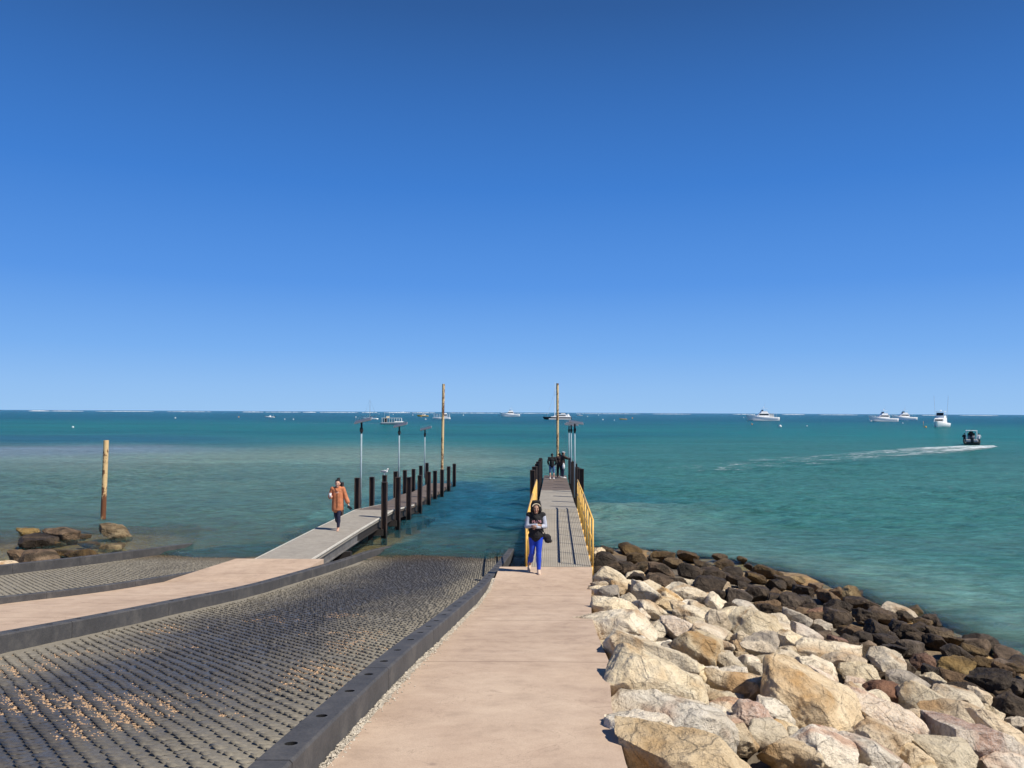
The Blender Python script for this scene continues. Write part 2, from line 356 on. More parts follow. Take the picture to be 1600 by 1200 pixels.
def make_ramp(xl, xr, y0, y1, label):
    ys = np.arange(y0, y1, .1); k = 40; u = np.linspace(0, 1, k)
    Yg = np.repeat(ys[:, None], k, 1); Xg = xl(ys)[:, None]*(1-u)+xr(ys)[:, None]*u
    Zg = zr(Yg)+.004*fbm2(Xg, Yg, .25, 2, 2)
    V = np.stack([Xg.ravel(), Yg.ravel(), Zg.ravel()], 1); i = (np.arange(k-1)[None, :]+np.arange(len(ys)-1)[:, None]*k).ravel()
    F = np.stack([i, i+1, i+1+k, i+k], 1)
    a = np.array([.056, -.068]); b = np.array([.108, .045])
    I, J = np.meshgrid(np.arange(-420, 420), np.arange(-420, 420)); c = I[..., None]*a+J[..., None]*b; c = c.reshape(-1, 2)+np.array([(xl(15)+xr(15))/2, (y0+y1)/2])
    c += rs.normal(0, .0045, c.shape); x, y = c[:, 0], c[:, 1]
    keep = (y > y0+.1) & (y < y1-.15) & (x > xl(y)+.16+.04*np.sin(y*2.3)) & (x < xr(y)-.07); c = c[keep]
    f = np.array([-.80, -.60]); w = np.array([.60, -.80])
    loc = np.array([(.018, -.044, -.012), (.026, 0, -.012), (.018, .044, -.012), (.026, -.042, .024), (.042, 0, .034), (.026, .042, .024), (-.020, -.050, .004), (-.016, 0, .028), (-.020, .050, .004), (-.094, -.040, -.003), (-.098, .040, -.003)])
    fc = np.array([(0, 1, 4, 3), (1, 2, 5, 4), (3, 4, 7, 6), (4, 5, 8, 7), (6, 7, 10, 9), (7, 8, 10, 10), (0, 3, 6, 6), (2, 8, 5, 5)])
    n = len(c); sc = rs.uniform(.82, 1.12, (n, 1, 1)); sc = sc*.80; hsc = rs.uniform(.5, .95, (n, 1))*np.where(rs.rand(n, 1) < .05, .3, 1)
    L = loc[None]*sc; bx = c[:, None, 0]+L[..., 0]*f[0]+L[..., 1]*w[0]; by = c[:, None, 1]+L[..., 0]*f[1]+L[..., 1]*w[1]
    bz = zr(by)+L[..., 2]*hsc
    BV = np.stack([bx, by, bz], 2).reshape(-1, 3); base = len(V)+np.arange(n)[:, None, None]*11
    q = fc[None]+base; quads = q[:, [0, 1, 2, 3, 4]].reshape(-1, 4); tris = q[:, [5, 6, 7], :3].reshape(-1, 3)
    me = bpy.data.meshes.new('boat_ramp'); AV = np.concatenate([V, BV]); Q = np.concatenate([F, quads])
    me.vertices.add(len(AV)); me.vertices.foreach_set('co', AV.astype(np.float32).ravel())
    me.loops.add(Q.size+tris.size); me.loops.foreach_set('vertex_index', np.concatenate([Q.ravel(), tris.ravel()]).astype(np.int32))
    me.polygons.add(len(Q)+len(tris)); ls = np.concatenate([np.arange(len(Q))*4, Q.size+np.arange(len(tris))*3]); lt = np.concatenate([np.full(len(Q), 4), np.full(len(tris), 3)])
    me.polygons.foreach_set('loop_start', ls.astype(np.int32)); me.polygons.foreach_set('loop_total', lt.astype(np.int32)); me.update(calc_edges=True); me.validate()
    me.materials.append(RAMP); return tag(lk(bpy.data.objects.new('boat_ramp', me)), label, kind='structure')
make_ramp(lambda y: xk2(y), lambda y: xk1(y)-.2, 2.0, 31.0, 'wide studded concrete boat ramp running down into the sea')
make_ramp(lambda y: xk4(y), lambda y: xk3(y)-.2, 11.0, 31.0, 'second studded concrete ramp beyond the left path')

# ------------------------------------------------------------------ paths
m, t, p = new_mat('pink_concrete')
P = wpos(t); n1 = noise(t, P, .55, 5, .6); n2 = noise(t, P, 90, 4, .7); n3 = noise(t, P, 3.4, 6, .68)
base = ramp(t, n1, [(.34, (.39, .28, .20)), (.5, (.54, .40, .292)), (.68, (.64, .50, .37))])
base = mixc(t, .55, base, ramp(t, n3, [(.30, (.30, .22, .165)), (.46, (.46, .345, .255)), (.70, (.60, .47, .35))]))
base = mixc(t, ramp(t, n2, [(.3, .35), (.55, 0.0)]), base, (.28, .20, .15))
nk = noise(t, P, 1.3, 8, .62, .8); base = mixc(t, ramp(t, mth(t, 'ABSOLUTE', mth(t, 'SUBTRACT', nk, .56)), [(.0, .42), (.0035, 0.0)]), base, (.17, .12, .09))
ns = noise(t, P, 2.1, 5, .7, 1.5); base = mixc(t, ramp(t, ns, [(.64, 0.0), (.70, .38)]), base, (.27, .19, .14))
v = N(t, 'ShaderNodeTexVoronoi'); v.inputs['Scale'].default_value = 1.7; v.inputs['Randomness'].default_value = 1; 
nv = N(t, 'ShaderNodeMapping'); nv.inputs['Scale'].default_value = (1, 1, .2); t.links.new(P, nv.inputs[0]); t.links.new(nv.outputs[0], v.inputs['Vector'])
base = mixc(t, ramp(t, mth(t, 'ADD', v.outputs['Distance'], mth(t, 'MULTIPLY', n3, .12)), [(.085, .55), (.13, 0.0)]), base, (.26, .19, .15))
sep = N(t, 'ShaderNodeSeparateXYZ'); t.links.new(P, sep.inputs[0])
fr_ = mth(t, 'FRACT', mth(t, 'MULTIPLY_ADD', sep.outputs[1], 1/3.6, .30)); jl = mth(t, 'MULTIPLY', mth(t, 'ABSOLUTE', mth(t, 'SUBTRACT', fr_, .5)), 3.6)
base = mixc(t, ramp(t, jl, [(.010, .6), (.020, 0.0)]), base, (.20, .14, .10))
t.links.new(base, p.inputs['Base Color']); p.inputs['Roughness'].default_value = .85; p.inputs['Specular IOR Level'].default_value = .25
t.links.new(bump(t, n3, .25, .02, bump(t, n2, .35, .004)), p.inputs['Normal']); PATH = m
def make_path(xl, xr, zf, y0, y1, label, wav=0.0, end=None):
    ys = np.append(np.arange(y0, y1, .12), y1); k = 24; u = np.linspace(0, 1, k)
    Yg = np.repeat(ys[:, None], k, 1); Xg = xl(ys)[:, None]*(1-u)+xr(ys)[:, None]*u
    Xg[:, -1] += wav*fbm2(Xg[:, -1], ys, 1.3, 2, 6)
    Zg = zf(Yg)+.006*fbm2(Xg, Yg, 1.1, 2, 3)
    V = [tuple(q) for q in np.stack([Xg.ravel(), Yg.ravel(), Zg.ravel()], 1)]; ny = len(ys)
    F = [(j*k+i, j*k+i+1, (j+1)*k+i+1, (j+1)*k+i) for j in range(ny-1) for i in range(k-1)]
    rim = [j*k for j in range(ny-1, -1, -1)]+[i for i in range(1, k)]+[j*k+k-1 for j in range(1, ny)]+[(ny-1)*k+i for i in range(k-2, -1, -1)]
    n0 = len(V); V += [(V[i][0], V[i][1], V[i][2]-.55) for i in rim]; L = len(rim)
    F += [(rim[i], n0+i, n0+(i+1) % L, rim[(i+1) % L]) for i in range(L)]
    mb = MB(); mb.add(V, F); return tag(mb.build('path', PATH), label, kind='structure')
make_path(lambda y: xk1(y)+.06, lambda y: xe(y)+.05, zp1, -9, 18.75, 'pink concrete path down to the railed jetty')
make_path(lambda y: xk3(y)+.003, lambda y: xk2(y)-.203, zp2, 2, 20.72, 'pink concrete path between the two ramps')
# pale gravel strip between kerb and path
gm_ = plain('pale_gravel', (.50, .45, .37), .9, 0, .45, 26, .8, .02, 60)
def gf(Y): return zp1(Y)-.012
make_path.__defaults__
ys = np.arange(-4, 17.4, .07); u = np.linspace(0, 1, 6); Yg = np.repeat(ys[:, None], 6, 1); Xg = xk1(ys)[:, None]-.01+u*.085
Zg = zp1(Yg)-.006+.018*fbm2(Xg, Yg, .05, 2, 9); V = np.stack([Xg.ravel(), Yg.ravel(), Zg.ravel()], 1); i = (np.arange(5)[None, :]+np.arange(len(ys)-1)[:, None]*6).ravel()
tag(npmesh('gravel_strip', V, np.stack([i, i+1, i+7, i+6], 1), gm_), 'pale gravel filling the gap beside the kerb', kind='structure')
# loose stones in that strip and gravel drifts on the ramp (uncountable)
def grains(name, pts, zf, size, mat, label, seed):
    r = np.random.RandomState(seed); n = len(pts); oc = np.array([(1, 0, 0), (-1, 0, 0), (0, 1, 0), (0, -1, 0), (0, 0, .7), (0, 0, -.7)], float)
    fc = np.array([(0, 2, 4), (2, 1, 4), (1, 3, 4), (3, 0, 4), (2, 0, 5), (1, 2, 5), (3, 1, 5), (0, 3, 5)])
    s = size*np.exp(r.normal(0, .4, (n, 1, 1))); a = r.uniform(0, 6.28, n); ca_, sa = np.cos(a)[:, None], np.sin(a)[:, None]
    o = oc[None]*s*r.uniform(.7, 1.3, (n, 6, 1)); x = o[..., 0]*ca_-o[..., 1]*sa; y = o[..., 0]*sa+o[..., 1]*ca_
    V = np.stack([pts[:, None, 0]+x, pts[:, None, 1]+y, (zf(pts[:, 1])[:, None]+o[..., 2]+size*.4)], 2).reshape(-1, 3)
    F = (fc[None]+np.arange(n)[:, None, None]*6).reshape(-1, 3)
    return tag(npmesh(name, V, F, mat, smooth=False), label, kind='stuff')
r = np.random.RandomState(2); n = 2200; y = r.uniform(3.5, 17.2, n); x = xk1(y)+.005+np.abs(r.normal(0, .045, n))
grains('gravel', np.stack([x, y], 1), zp1, .0065, gm_, 'small pale stones along the kerb beside the path', 5)
sandm = plain('shell_grit', (.42, .28, .17), .9, 0, .45, 60)
n = 110000; y = 3.6+(r.rand(n)**1.2)*10; x = xk2(y)+.1+r.rand(n)*(xk1(y)-.3-xk2(y)); u = (x-xk2(y))/(xk1(y)-.2-xk2(y))
sn = fbm2(x*.9+y*.75, (y*.8-x*.6)*.35, .16, 2, 21)*.35+fbm2(x, y, .9, 3, 22)*.8
c_ = np.exp(-((y-5.4-.4*u)/.8)**2)*.75*np.exp(-((u-.45)/.42)**2)+np.exp(-((y-8.0)/1.2)**2-((u-.20)/.16)**2)*.8+np.exp(-((y-12.2)/.35)**2-((u-.62)/.07)**2)*1.3+.28*np.exp(-((y-7.0)/1.6)**2)*(u > .3)
keep = (sn+c_*1.2+r.rand(len(sn))*.9) > 1.42; x, y = x[keep], y[keep]
grains('gravel', np.stack([x, y], 1), zr, .0062, sandm, 'drifts of orange shell grit lying on the wide ramp', 6)

# ------------------------------------------------------------------ kerbs of black recycled beams
m, t, p = new_mat('kerb_rubber'); P = wpos(t); n1 = noise(t, P, 3.0, 6, .7); n2 = noise(t, P, 60, 4, .7)
t.links.new(mixc(t, ramp(t, n2, [(.4, 0.0), (.8, .5)]), ramp(t, n1, [(.3, (.032, .032, .034)), (.52, (.056, .055, .057)), (.75, (.12, .112, .102))]), (.13, .12, .11)), p.inputs['Base Color'])
p.inputs['Roughness'].default_value = .72; t.links.new(bump(t, n1, .3, .01, bump(t, n2, .4, .002)), p.inputs['Normal']); KERB = m
HOLE = plain('bolt_hole', (.012, .012, .013), .8)
def kerb(xf, side, y0, y1, label, h=.2, w=.2, zadd=.0, seg=2.4):
    root = empty('kerb', (float(xf(y0)), y0, float(zr(y0))), 0, label, 'kerb', 'dark kerb beams edging the boat ramps')
    o = root.location; y = y0
    while y < y1-.2:
        L = min(seg, y1-y)-.012; mb = MB(); st = [0.0]; holes = [c for c in (.28, .86, 1.54, 2.12) if c < L-.15]
        for c in holes: st += [c-w/2*.8, c+w/2*.8]
        st.append(L)
        def pt(s_, u, z):
            yy = y+s_; return (float(xf(yy))+side*w*u-o.x, yy-o.y, float(zr(yy))+z-o.z)
        bv = .014
        for a, b in zip(st[:-1], st[1:]):
            hole = any(abs((a+b)/2-c) < .01 for c in holes)
            n0 = len(mb.v)
            ring = [(0, -.06), (0, h-bv), (bv/w, h), (1-bv/w, h), (1, h-bv), (1, -.06)]
            V = [pt(a, *q) for q in ring]+[pt(b, *q) for q in ring]
            F = [(i, i+1, 7+i, 6+i) for i in range(5) if not (i == 2 and hole)]
            if a == 0.0: F.append((0, 1, 2, 3, 4, 5))
            if b == L: F.append((11, 10, 9, 8, 7, 6))
            mb.add(V, F)
            if hole:
                cs, cu = (a+b)/2, .5; hx, hy = .5-bv/w, (b-a)/2; K = 16; O = []; I_ = []; B_ = []
                for k in range(K):
                    an = 2*math.pi*k/K; ca_, sa = math.cos(an), math.sin(an); q = 1/max(abs(ca_), abs(sa))
                    O.append(pt(cs+sa*q*hy, cu+ca_*q*hx, h)); I_.append(pt(cs+sa*.036, cu+ca_*.036/w, h)); B_.append(pt(cs+sa*.036, cu+ca_*.036/w, h-.07))
                mb.add(O+I_, [(k, (k+1) % K, K+(k+1) % K, K+k) for k in range(K)]); mb.add(I_+B_, [(k, (k+1) % K, K+(k+1) % K, K+k) for k in range(K)], 1); mb.add(B_, [tuple(range(K))], 1)
        mb.build('kerb_beam', [KERB, HOLE], root); y += seg
    return root
kerb(xk1, -1, -3.0, 26.5, 'dark kerb beam with bolt holes between the wide ramp and the path to the railed jetty')
kerb(xk2, -1, 2.4, 31.0, 'dark kerb beam between the wide ramp and the left path, curving under the water')
kerb(xk3, -1, 9.6, 20.6, 'thin dark kerb beam between the left path and the small far ramp', h=.14, w=.16)
kerb(xk4, -1, 10, 27.8, 'outermost dark kerb beam beside the rocks at the far left', h=.24)
# ------------------------------------------------------------------ jetty materials
m, t, p = new_mat('pale_deck_concrete'); P = wpos(t); n1 = noise(t, P, 1.1, 5, .6); n2 = noise(t, P, 70, 4, .7); n3 = noise(t, P, 6, 4, .6)
cc = mixc(t, .5, ramp(t, n1, [(.3, (.26, .235, .20)), (.7, (.37, .335, .285))]), ramp(t, n3, [(.3, (.24, .22, .185)), (.7, (.40, .37, .31))]))
t.links.new(mixc(t, ramp(t, n2, [(.28, .5), (.5, 0.0)]), cc, (.12, .11, .10)), p.inputs['Base Color']); p.inputs['Roughness'].default_value = .85
t.links.new(bump(t, n2, .4, .004), p.inputs['Normal']); DECK = m
m, t, p = new_mat('worn_dark_deck'); P = wpos(t); n1 = noise(t, P, 1.1, 5, .6); n2 = noise(t, P, 40, 4, .7)
t.links.new(mixc(t, ramp(t, n2, [(.3, .6), (.55, 0.0)]), ramp(t, n1, [(.3, (.115, .088, .068)), (.7, (.20, .155, .125))]), (.05, .04, .032)), p.inputs['Base Color']); p.inputs['Roughness'].default_value = .75
t.links.new(bump(t, n2, .5, .006), p.inputs['Normal']); DECKD = m
m, t, p = new_mat('ribbed_grating'); P = wpos(t); n1 = noise(t, P, 1.4, 5, .6); n2 = noise(t, P, 70, 4, .7)
t.links.new(mixc(t, ramp(t, n2, [(.3, .4), (.5, 0.0)]), ramp(t, n1, [(.3, (.30, .27, .22)), (.7, (.42, .38, .31))]), (.15, .13, .10)), p.inputs['Base Color']); p.inputs['Roughness'].default_value = .8; GRATE = m
EDGE = plain('pale_edge_strip', (.62, .59, .52), .7, 0, .15, 8)
DARK = plain('dark_underframe', (.030, .026, .024), .7, 0, .3, 5)
BEAM = plain('grey_steel_beam', (.17, .165, .16), .6, .2, .3, 4, .3, .01)
m, t, p = new_mat('rusty_pile'); v = coords(t, 'Object', (1, 1, .22)); P = wpos(t); n1 = noise(t, v, 5, 6, .7); n2 = noise(t, coords(t), 45, 4, .7)
cc = ramp(t, n1, [(.32, (.018, .014, .013)), (.5, (.045, .030, .024)), (.62, (.085, .048, .032)), (.78, (.12, .10, .09))])
sep = N(t, 'ShaderNodeSeparateXYZ'); t.links.new(P, sep.inputs[0])
cc = mixc(t, ramp(t, sep.outputs[2], [(.22, 1.0), (.42, 0.0)]), cc, (.010, .010, .008))
t.links.new(cc, p.inputs['Base Color']); p.inputs['Roughness'].default_value = .7; t.links.new(bump(t, n2, .5, .01), p.inputs['Normal']); PILE = m
YEL = plain('yellow_rail_paint', (.74, .44, .10), .5, 0, .18, 9, .15, .004)
GALV = plain('pale_blue_galvanised', (.27, .35, .39), .6, .0, .12, 6)
m, t, p = new_mat('rusting_cream_paint'); v = coords(t); n1 = noise(t, coords(t, 'Object', (1, 1, .5)), 3.4, 6, .78); n2 = noise(t, v, 30, 4, .7)
sep = N(t, 'ShaderNodeSeparateXYZ'); t.links.new(v, sep.inputs[0])
lo = ramp(t, mth(t, 'MULTIPLY_ADD', sep.outputs[2], .18, 0, clamp=True), [(.02, .19), (.30, .07), (.34, 0.0)])
rustf = ramp(t, mth(t, 'ADD', n1, lo), [(.505, 0.0), (.54, 1.0)])
paint = ramp(t, n2, [(.3, (.62, .42, .19)), (.7, (.74, .54, .28))])
rust = ramp(t, n2, [(.3, (.06, .022, .012)), (.6, (.20, .07, .022)), (.8, (.36, .15, .05))])
t.links.new(mixc(t, rustf, paint, rust), p.inputs['Base Color']); p.inputs['Roughness'].default_value = .6; t.links.new(bump(t, n1, .2, .02), p.inputs['Normal']); RUSTY = m
W2 = 1.50
def pile(parent, x, y, ztop, s=.19):
    o = parent.location; mb = MB(); zb = -1.6; h = ztop-zb; c = (x-o.x, y-o.y, (ztop+zb)/2-o.z); q = Matrix.Rotation(R(-4), 3, 'Z')
    mb.box((c[0]-s/2+.012, c[1], c[2]), (.024, s, h), q, b=.004); mb.box((c[0]+s/2-.012, c[1], c[2]), (.024, s, h), q, b=.004); mb.box((c[0], c[1], c[2]), (s-.05, .022, h-.003), q)
    mb.box((c[0]+.0, c[1], ztop-o.z+.006), (s*1.04, s*1.04, .012), q)
    return mb.build('pile', PILE, parent)
def deck(parent, name, mat, xc, w, ya, yb, za, zb, th=.14, ribs=False, edge=True, beam=BEAM):
    """one deck panel from ya to yb, height za to zb (world), following the jetty line xc(y)"""
    o = parent.location; mb = MB(); n = 1
    def q(x, y, z): return (x-o.x, y-o.y, z-o.z)
    g = .012; ya += g; yb -= g
    def slab(x0, x1, zo0, zo1, mi=0):
        V = [q(xc(y)+x, y, z+dz) for (y, z) in ((ya, za), (yb, zb)) for (x, dz) in ((x0, zo0), (x1, zo0), (x1, zo1), (x0, zo1))]
        mb.add(V, [(0, 1, 2, 3), (7, 6, 5, 4), (0, 4, 5, 1), (1, 5, 6, 2), (2, 6, 7, 3), (3, 7, 4, 0)], mi)
    if ribs:
        slab(-w/2, w/2, -.012, -th, 0); k = int(w/.052)
        for i in range(k):
            x = -w/2+(i+.5)*w/k; slab(x-.016, x+.016, 0, -.012, 0)
    else: slab(-w/2, w/2, 0, -th, 0)
    o1 = mb.build(name, mat, parent)
    if edge and mat is DECK and W2 is None or edge == 2:
        for s_ in (-1, 1):
            mb = MB(); slab(s_*(w/2+.002), s_*(w/2+.032), .004, -th*.35); mb.build('edge_strip', EDGE, o1)
    for s_ in (-1, 1):
        mb = MB(); slab(s_*(w/2-.10), s_*(w/2-.03), -th-.004, -th-.05); slab(s_*(w/2-.075), s_*(w/2-.055), -th-.05, -th-.24); slab(s_*(w/2-.12), s_*(w/2-.01), -th-.24, -th-.27)
        mb.build('side_beam', beam, o1)
    return o1
def crosshead(parent, x, y, z, w):
    o = parent.location; mb = MB()
    mb.box((x-o.x, y-o.y, z-o.z), (w+.35, .16, .22), Matrix.Rotation(R(-3), 3, 'Z'))
    mb.box((x-w*.3-o.x, y-o.y, (z-1.5)/2-o.z), (.16, .16, abs(z+1.5)-.1)); mb.box((x+w*.3-o.x, y-o.y, (z-1.5)/2-o.z), (.16, .16, abs(z+1.5)-.1))
    return mb.build('crosshead', DARK, parent)
# ---------------- left jetty
W1 = 1.42
lc = lambda y: -5.86+.0505*(y-20.7)
L = empty('jetty', (float(lc(20.7)), 20.7, .78), 0, 'low jetty on the left with no handrails, sloping down between dark piles', 'jetty')
prof = [(20.70, .78), (25.9, .80), (31.2, .77), (36.0, .43), (38.2, .42), (40.4, .41), (44.0, .20), (46.6, .19), (49.6, .18)]
for i, ((y0, z0), (y1, z1)) in enumerate(zip(prof[:-1], prof[1:])):
    n = max(1, round((y1-y0)/2.6)) if i > 1 else 1
    for k in range(n):
        a, b = y0+(y1-y0)*k/n, y0+(y1-y0)*(k+1)/n; za, zb = z0+(z1-z0)*k/n, z0+(z1-z0)*(k+1)/n
        deck(L, 'deck_panel', DECK if y0 < 30 else DECKD, lc, W1, a, b, za, zb, edge=2 if y0 < 36 else False, beam=BEAM if y0 < 25 else DARK)
for y in (24.2, 28.8, 31.3, 34, 36.5, 39.1, 41.2, 43.8, 46.6, 49.3):
    crosshead(L, lc(y), y, float(np.interp(y, [q[0] for q in prof], [q[1] for q in prof]))-.52, W1)
rt = [(28.8, 2.88), (31.3, 2.92), (33.7, 3.14), (36.5, 3.30), (39.1, 3.34), (41.2, 3.46), (43.8, 3.60), (46.6, 3.60), (49.3, 3.65)]
for (y, q), px, py in zip(rt, (599.5, 620.5, 638.5, 653.7, 667.5, 679, 690, 699, 708.5), (753.7, 746, 746, 743, 737.5, 736, 734, 729, 725)):
    pile(L, lc(y)+W1/2+.19, y, D(px, py, y).z)
ltop = []
for y, px, py in ((29.4, 535, 754), (31.9, 560, 747), (34.5, 584, 745.7), (37.1, 603, 743), (39.7, 620, 737), (42.2, 635, 735), (44.8, 647.5, 733), (47.3, 659.5, 728), (49.6, 670, 723.7)):
    z = D(px, py, y).z; pile(L, lc(y)-W1/2-.12, y, z); ltop.append((lc(y)-W1/2-.12, y, z))
# ---------------- right jetty
W2 = 1.50
rc = lambda y: 1.125+.0515*(y-18.75)
J = empty('jetty', (float(rc(18.8)), 18.8, .98), 0, 'long straight jetty with yellow handrails and a ribbed walkway, people at its far end', 'jetty')
prof2 = [(18.80, .985), (24.5, 1.0), (30.0, .97), (33.2, .80), (36.5, .71), (40.4, .66), (44, .52), (48, .42), (51, .34), (54.5, .31)]
def jz(y): return float(np.interp(y, [q[0] for q in prof2], [q[1] for q in prof2]))
y = 18.80
while y < 54.4:
    st = 1.12 if y < 29.5 else (1.75 if y < 39.5 else 2.4); yb = min(54.5, y+st)
    if y < 29.5: deck(J, 'grating_panel', GRATE, rc, W2, y, yb, jz(y), jz(yb), .07, ribs=True, edge=False)
    else: deck(J, 'deck_panel', DECK if y < 39.5 else DECKD, rc, W2, y, yb, jz(y), jz(yb), .14)
    y = yb
for y in (22, 25.5, 29, 32.4, 35.2, 38, 40.8, 43.6, 46.4, 49.2, 52): crosshead(J, rc(y), y, jz(y)-.5, W2)
py_ = [31.2, 34.0, 36.8, 39.6, 42.4, 45.2, 48.0, 50.8, 53.6]
for i, y in enumerate(py_):
    zl = float(np.interp(y, [31, 54], [2.33, 1.52])); pile(J, rc(y)-W2/2-.20, y, zl+.05*math.sin(i*2.1)); pile(J, rc(y)+W2/2+.20, y, zl+.06*math.cos(i*1.7))
for s_, x_ in ((-1, -W2/2-.03), (1, W2/2+.03)):
    H = empty('handrail', (float(rc(18.9))+x_, 18.9, .98)); H.parent = J; H.matrix_parent_inverse = Matrix.Identity(4); H.location = (float(rc(18.9))+x_-J.location.x, .1, 0)
    ox, oy, oz = float(rc(18.9))+x_, 18.9, .98
    def q(y, z): return (float(rc(y))+x_-ox, y-oy, jz(y)+z-oz)
    for k in range(9):
        y = 18.9+k*1.45; mb = MB(); a = q(y, -.22); b = q(y, 1.07); mb.tube((a[0], a[1], a[2]), (b[0], b[1], b[2]), .026, n=10); mb.box((a[0]-s_*.02, a[1], a[2]+.1), (.05, .12, .22)); mb.build('post', YEL, H, True)
    mb = MB(); mb.path([q(y, 1.07) for y in (18.9, 24.7, 30.5)], .027, 10); mb.build('top_rail', YEL, H, True)
    mb = MB(); mb.path([q(y, .56) for y in (18.9, 24.7, 30.5)], .022, 10); mb.build('middle_rail', YEL, H, True)
# ---------------- solar lamps
PANEL = plain('solar_panel_back', (.30, .31, .31), .5, .3, .15, 5)
CELL = plain('solar_cells', (.10, .11, .13), .3, 0, .1, 5)
def solar(x, y, zb, ztop, tilt, label, group):
    o = empty('solar_lamp', (x, y, zb), 0, label, 'solar lamp', group); h = ztop-zb
    mb = MB(); mb.tube((0, 0, 0), (0, 0, h-.55), .038, .034, 12); mb.build('pole', GALV, o, True)
    mb = MB(); mb.tube((0, 0, h-.55), (0, 0, h-.10), .038, .038, 10); mb.box((0, 0, h-.40), (.12, .14, .16), b=.01); mb.build('bracket', DARK, o, True)
    q = Matrix.Rotation(tilt, 3, 'Y') @ Matrix.Rotation(R(14), 3, 'X')
    mb = MB(); mb.box((.06, 0, h-.03), (.70, .42, .035), q, b=.006); pn = mb.build('solar_panel', PANEL, o)
    mb = MB(); mb.box(Vector((.06, 0, h-.03))+q @ Vector((0, 0, .021)), (.66, .38, .006), q); mb.build('cells', CELL, pn)
    mb = MB()
    for i in range(11): mb.tube(Vector((.06, 0, h-.03))+q @ Vector((-.31+.062*i, .18, .02)), Vector((.06, 0, h-.03))+q @ Vector((-.31+.062*i, .18, .15)), .004, n=5)
    mb.build('bird_spikes', GALV, o)
    return o
for i, (y, px, py, pb) in enumerate(((32.1, 565, 656, 766), (39.9, 624, 663, 745), (48.2, 664, 668.5, 742))):
    a = D(px, py, y); x = a.x
    solar(x, y, .6, a.z, R(-14), ['tallest looking solar lamp on a pale pole at the near end of the left jetty', 'middle of the three solar lamps standing along the left jetty', 'farthest of the three solar lamps on the left jetty, nearest the yellow mast'][i], 'solar lamps on the left jetty')
for i, (y, py) in enumerate(((38.6, 659), (46.2, 661.5), (52.6, 663))):
    solar(rc(y)+W2/2+.14, y, .5, D(895, py, y).z, R(9), ['nearest solar lamp on the right jetty, its panel the highest', 'middle solar lamp of the three on the right jetty', 'farthest solar lamp on the right jetty, beside the people'][i], 'solar lamps on the right jetty')
# ---------------- tall painted marker masts
def mast(pxt, pyt, pxb, pyb, d, r, label, zb=None):
    a = D(pxt, pyt, d); b = D(pxb, pyb, d); zb = b.z if zb is None else zb
    o = empty('marker_pole', (b.x, b.y, zb), 0, label, 'marker pole', 'rusty cream marker poles'); h = a.z-zb
    mb = MB(); t_ = Vector((a.x-b.x, 0, h)); n = 14; pts = [t_*(k/n) for k in range(n+1)]
    for k in range(n): mb.tube(pts[k], pts[k+1], r, r, 16, caps=False)
    mb.build('pole', RUSTY, o, True); mb = MB(); mb.tube(t_+Vector((0, 0, -.02)), t_+Vector((0, 0, .004)), r*.99, r*.96, 16); mb.build('cap', RUSTY, o); return o
mast(166, 688, 160.5, 812, 33.9, .105, 'rust streaked cream pole standing alone behind a boulder in the water at the left', -.8)
mast(693, 600, 690, 745, 44.4, .075, 'tall rust blotched cream pole rising from the left jetty', -.5)
mast(871, 599, 871.5, 745, 53.9, .085, 'tall clean cream pole at the far end of the right jetty', -.5)
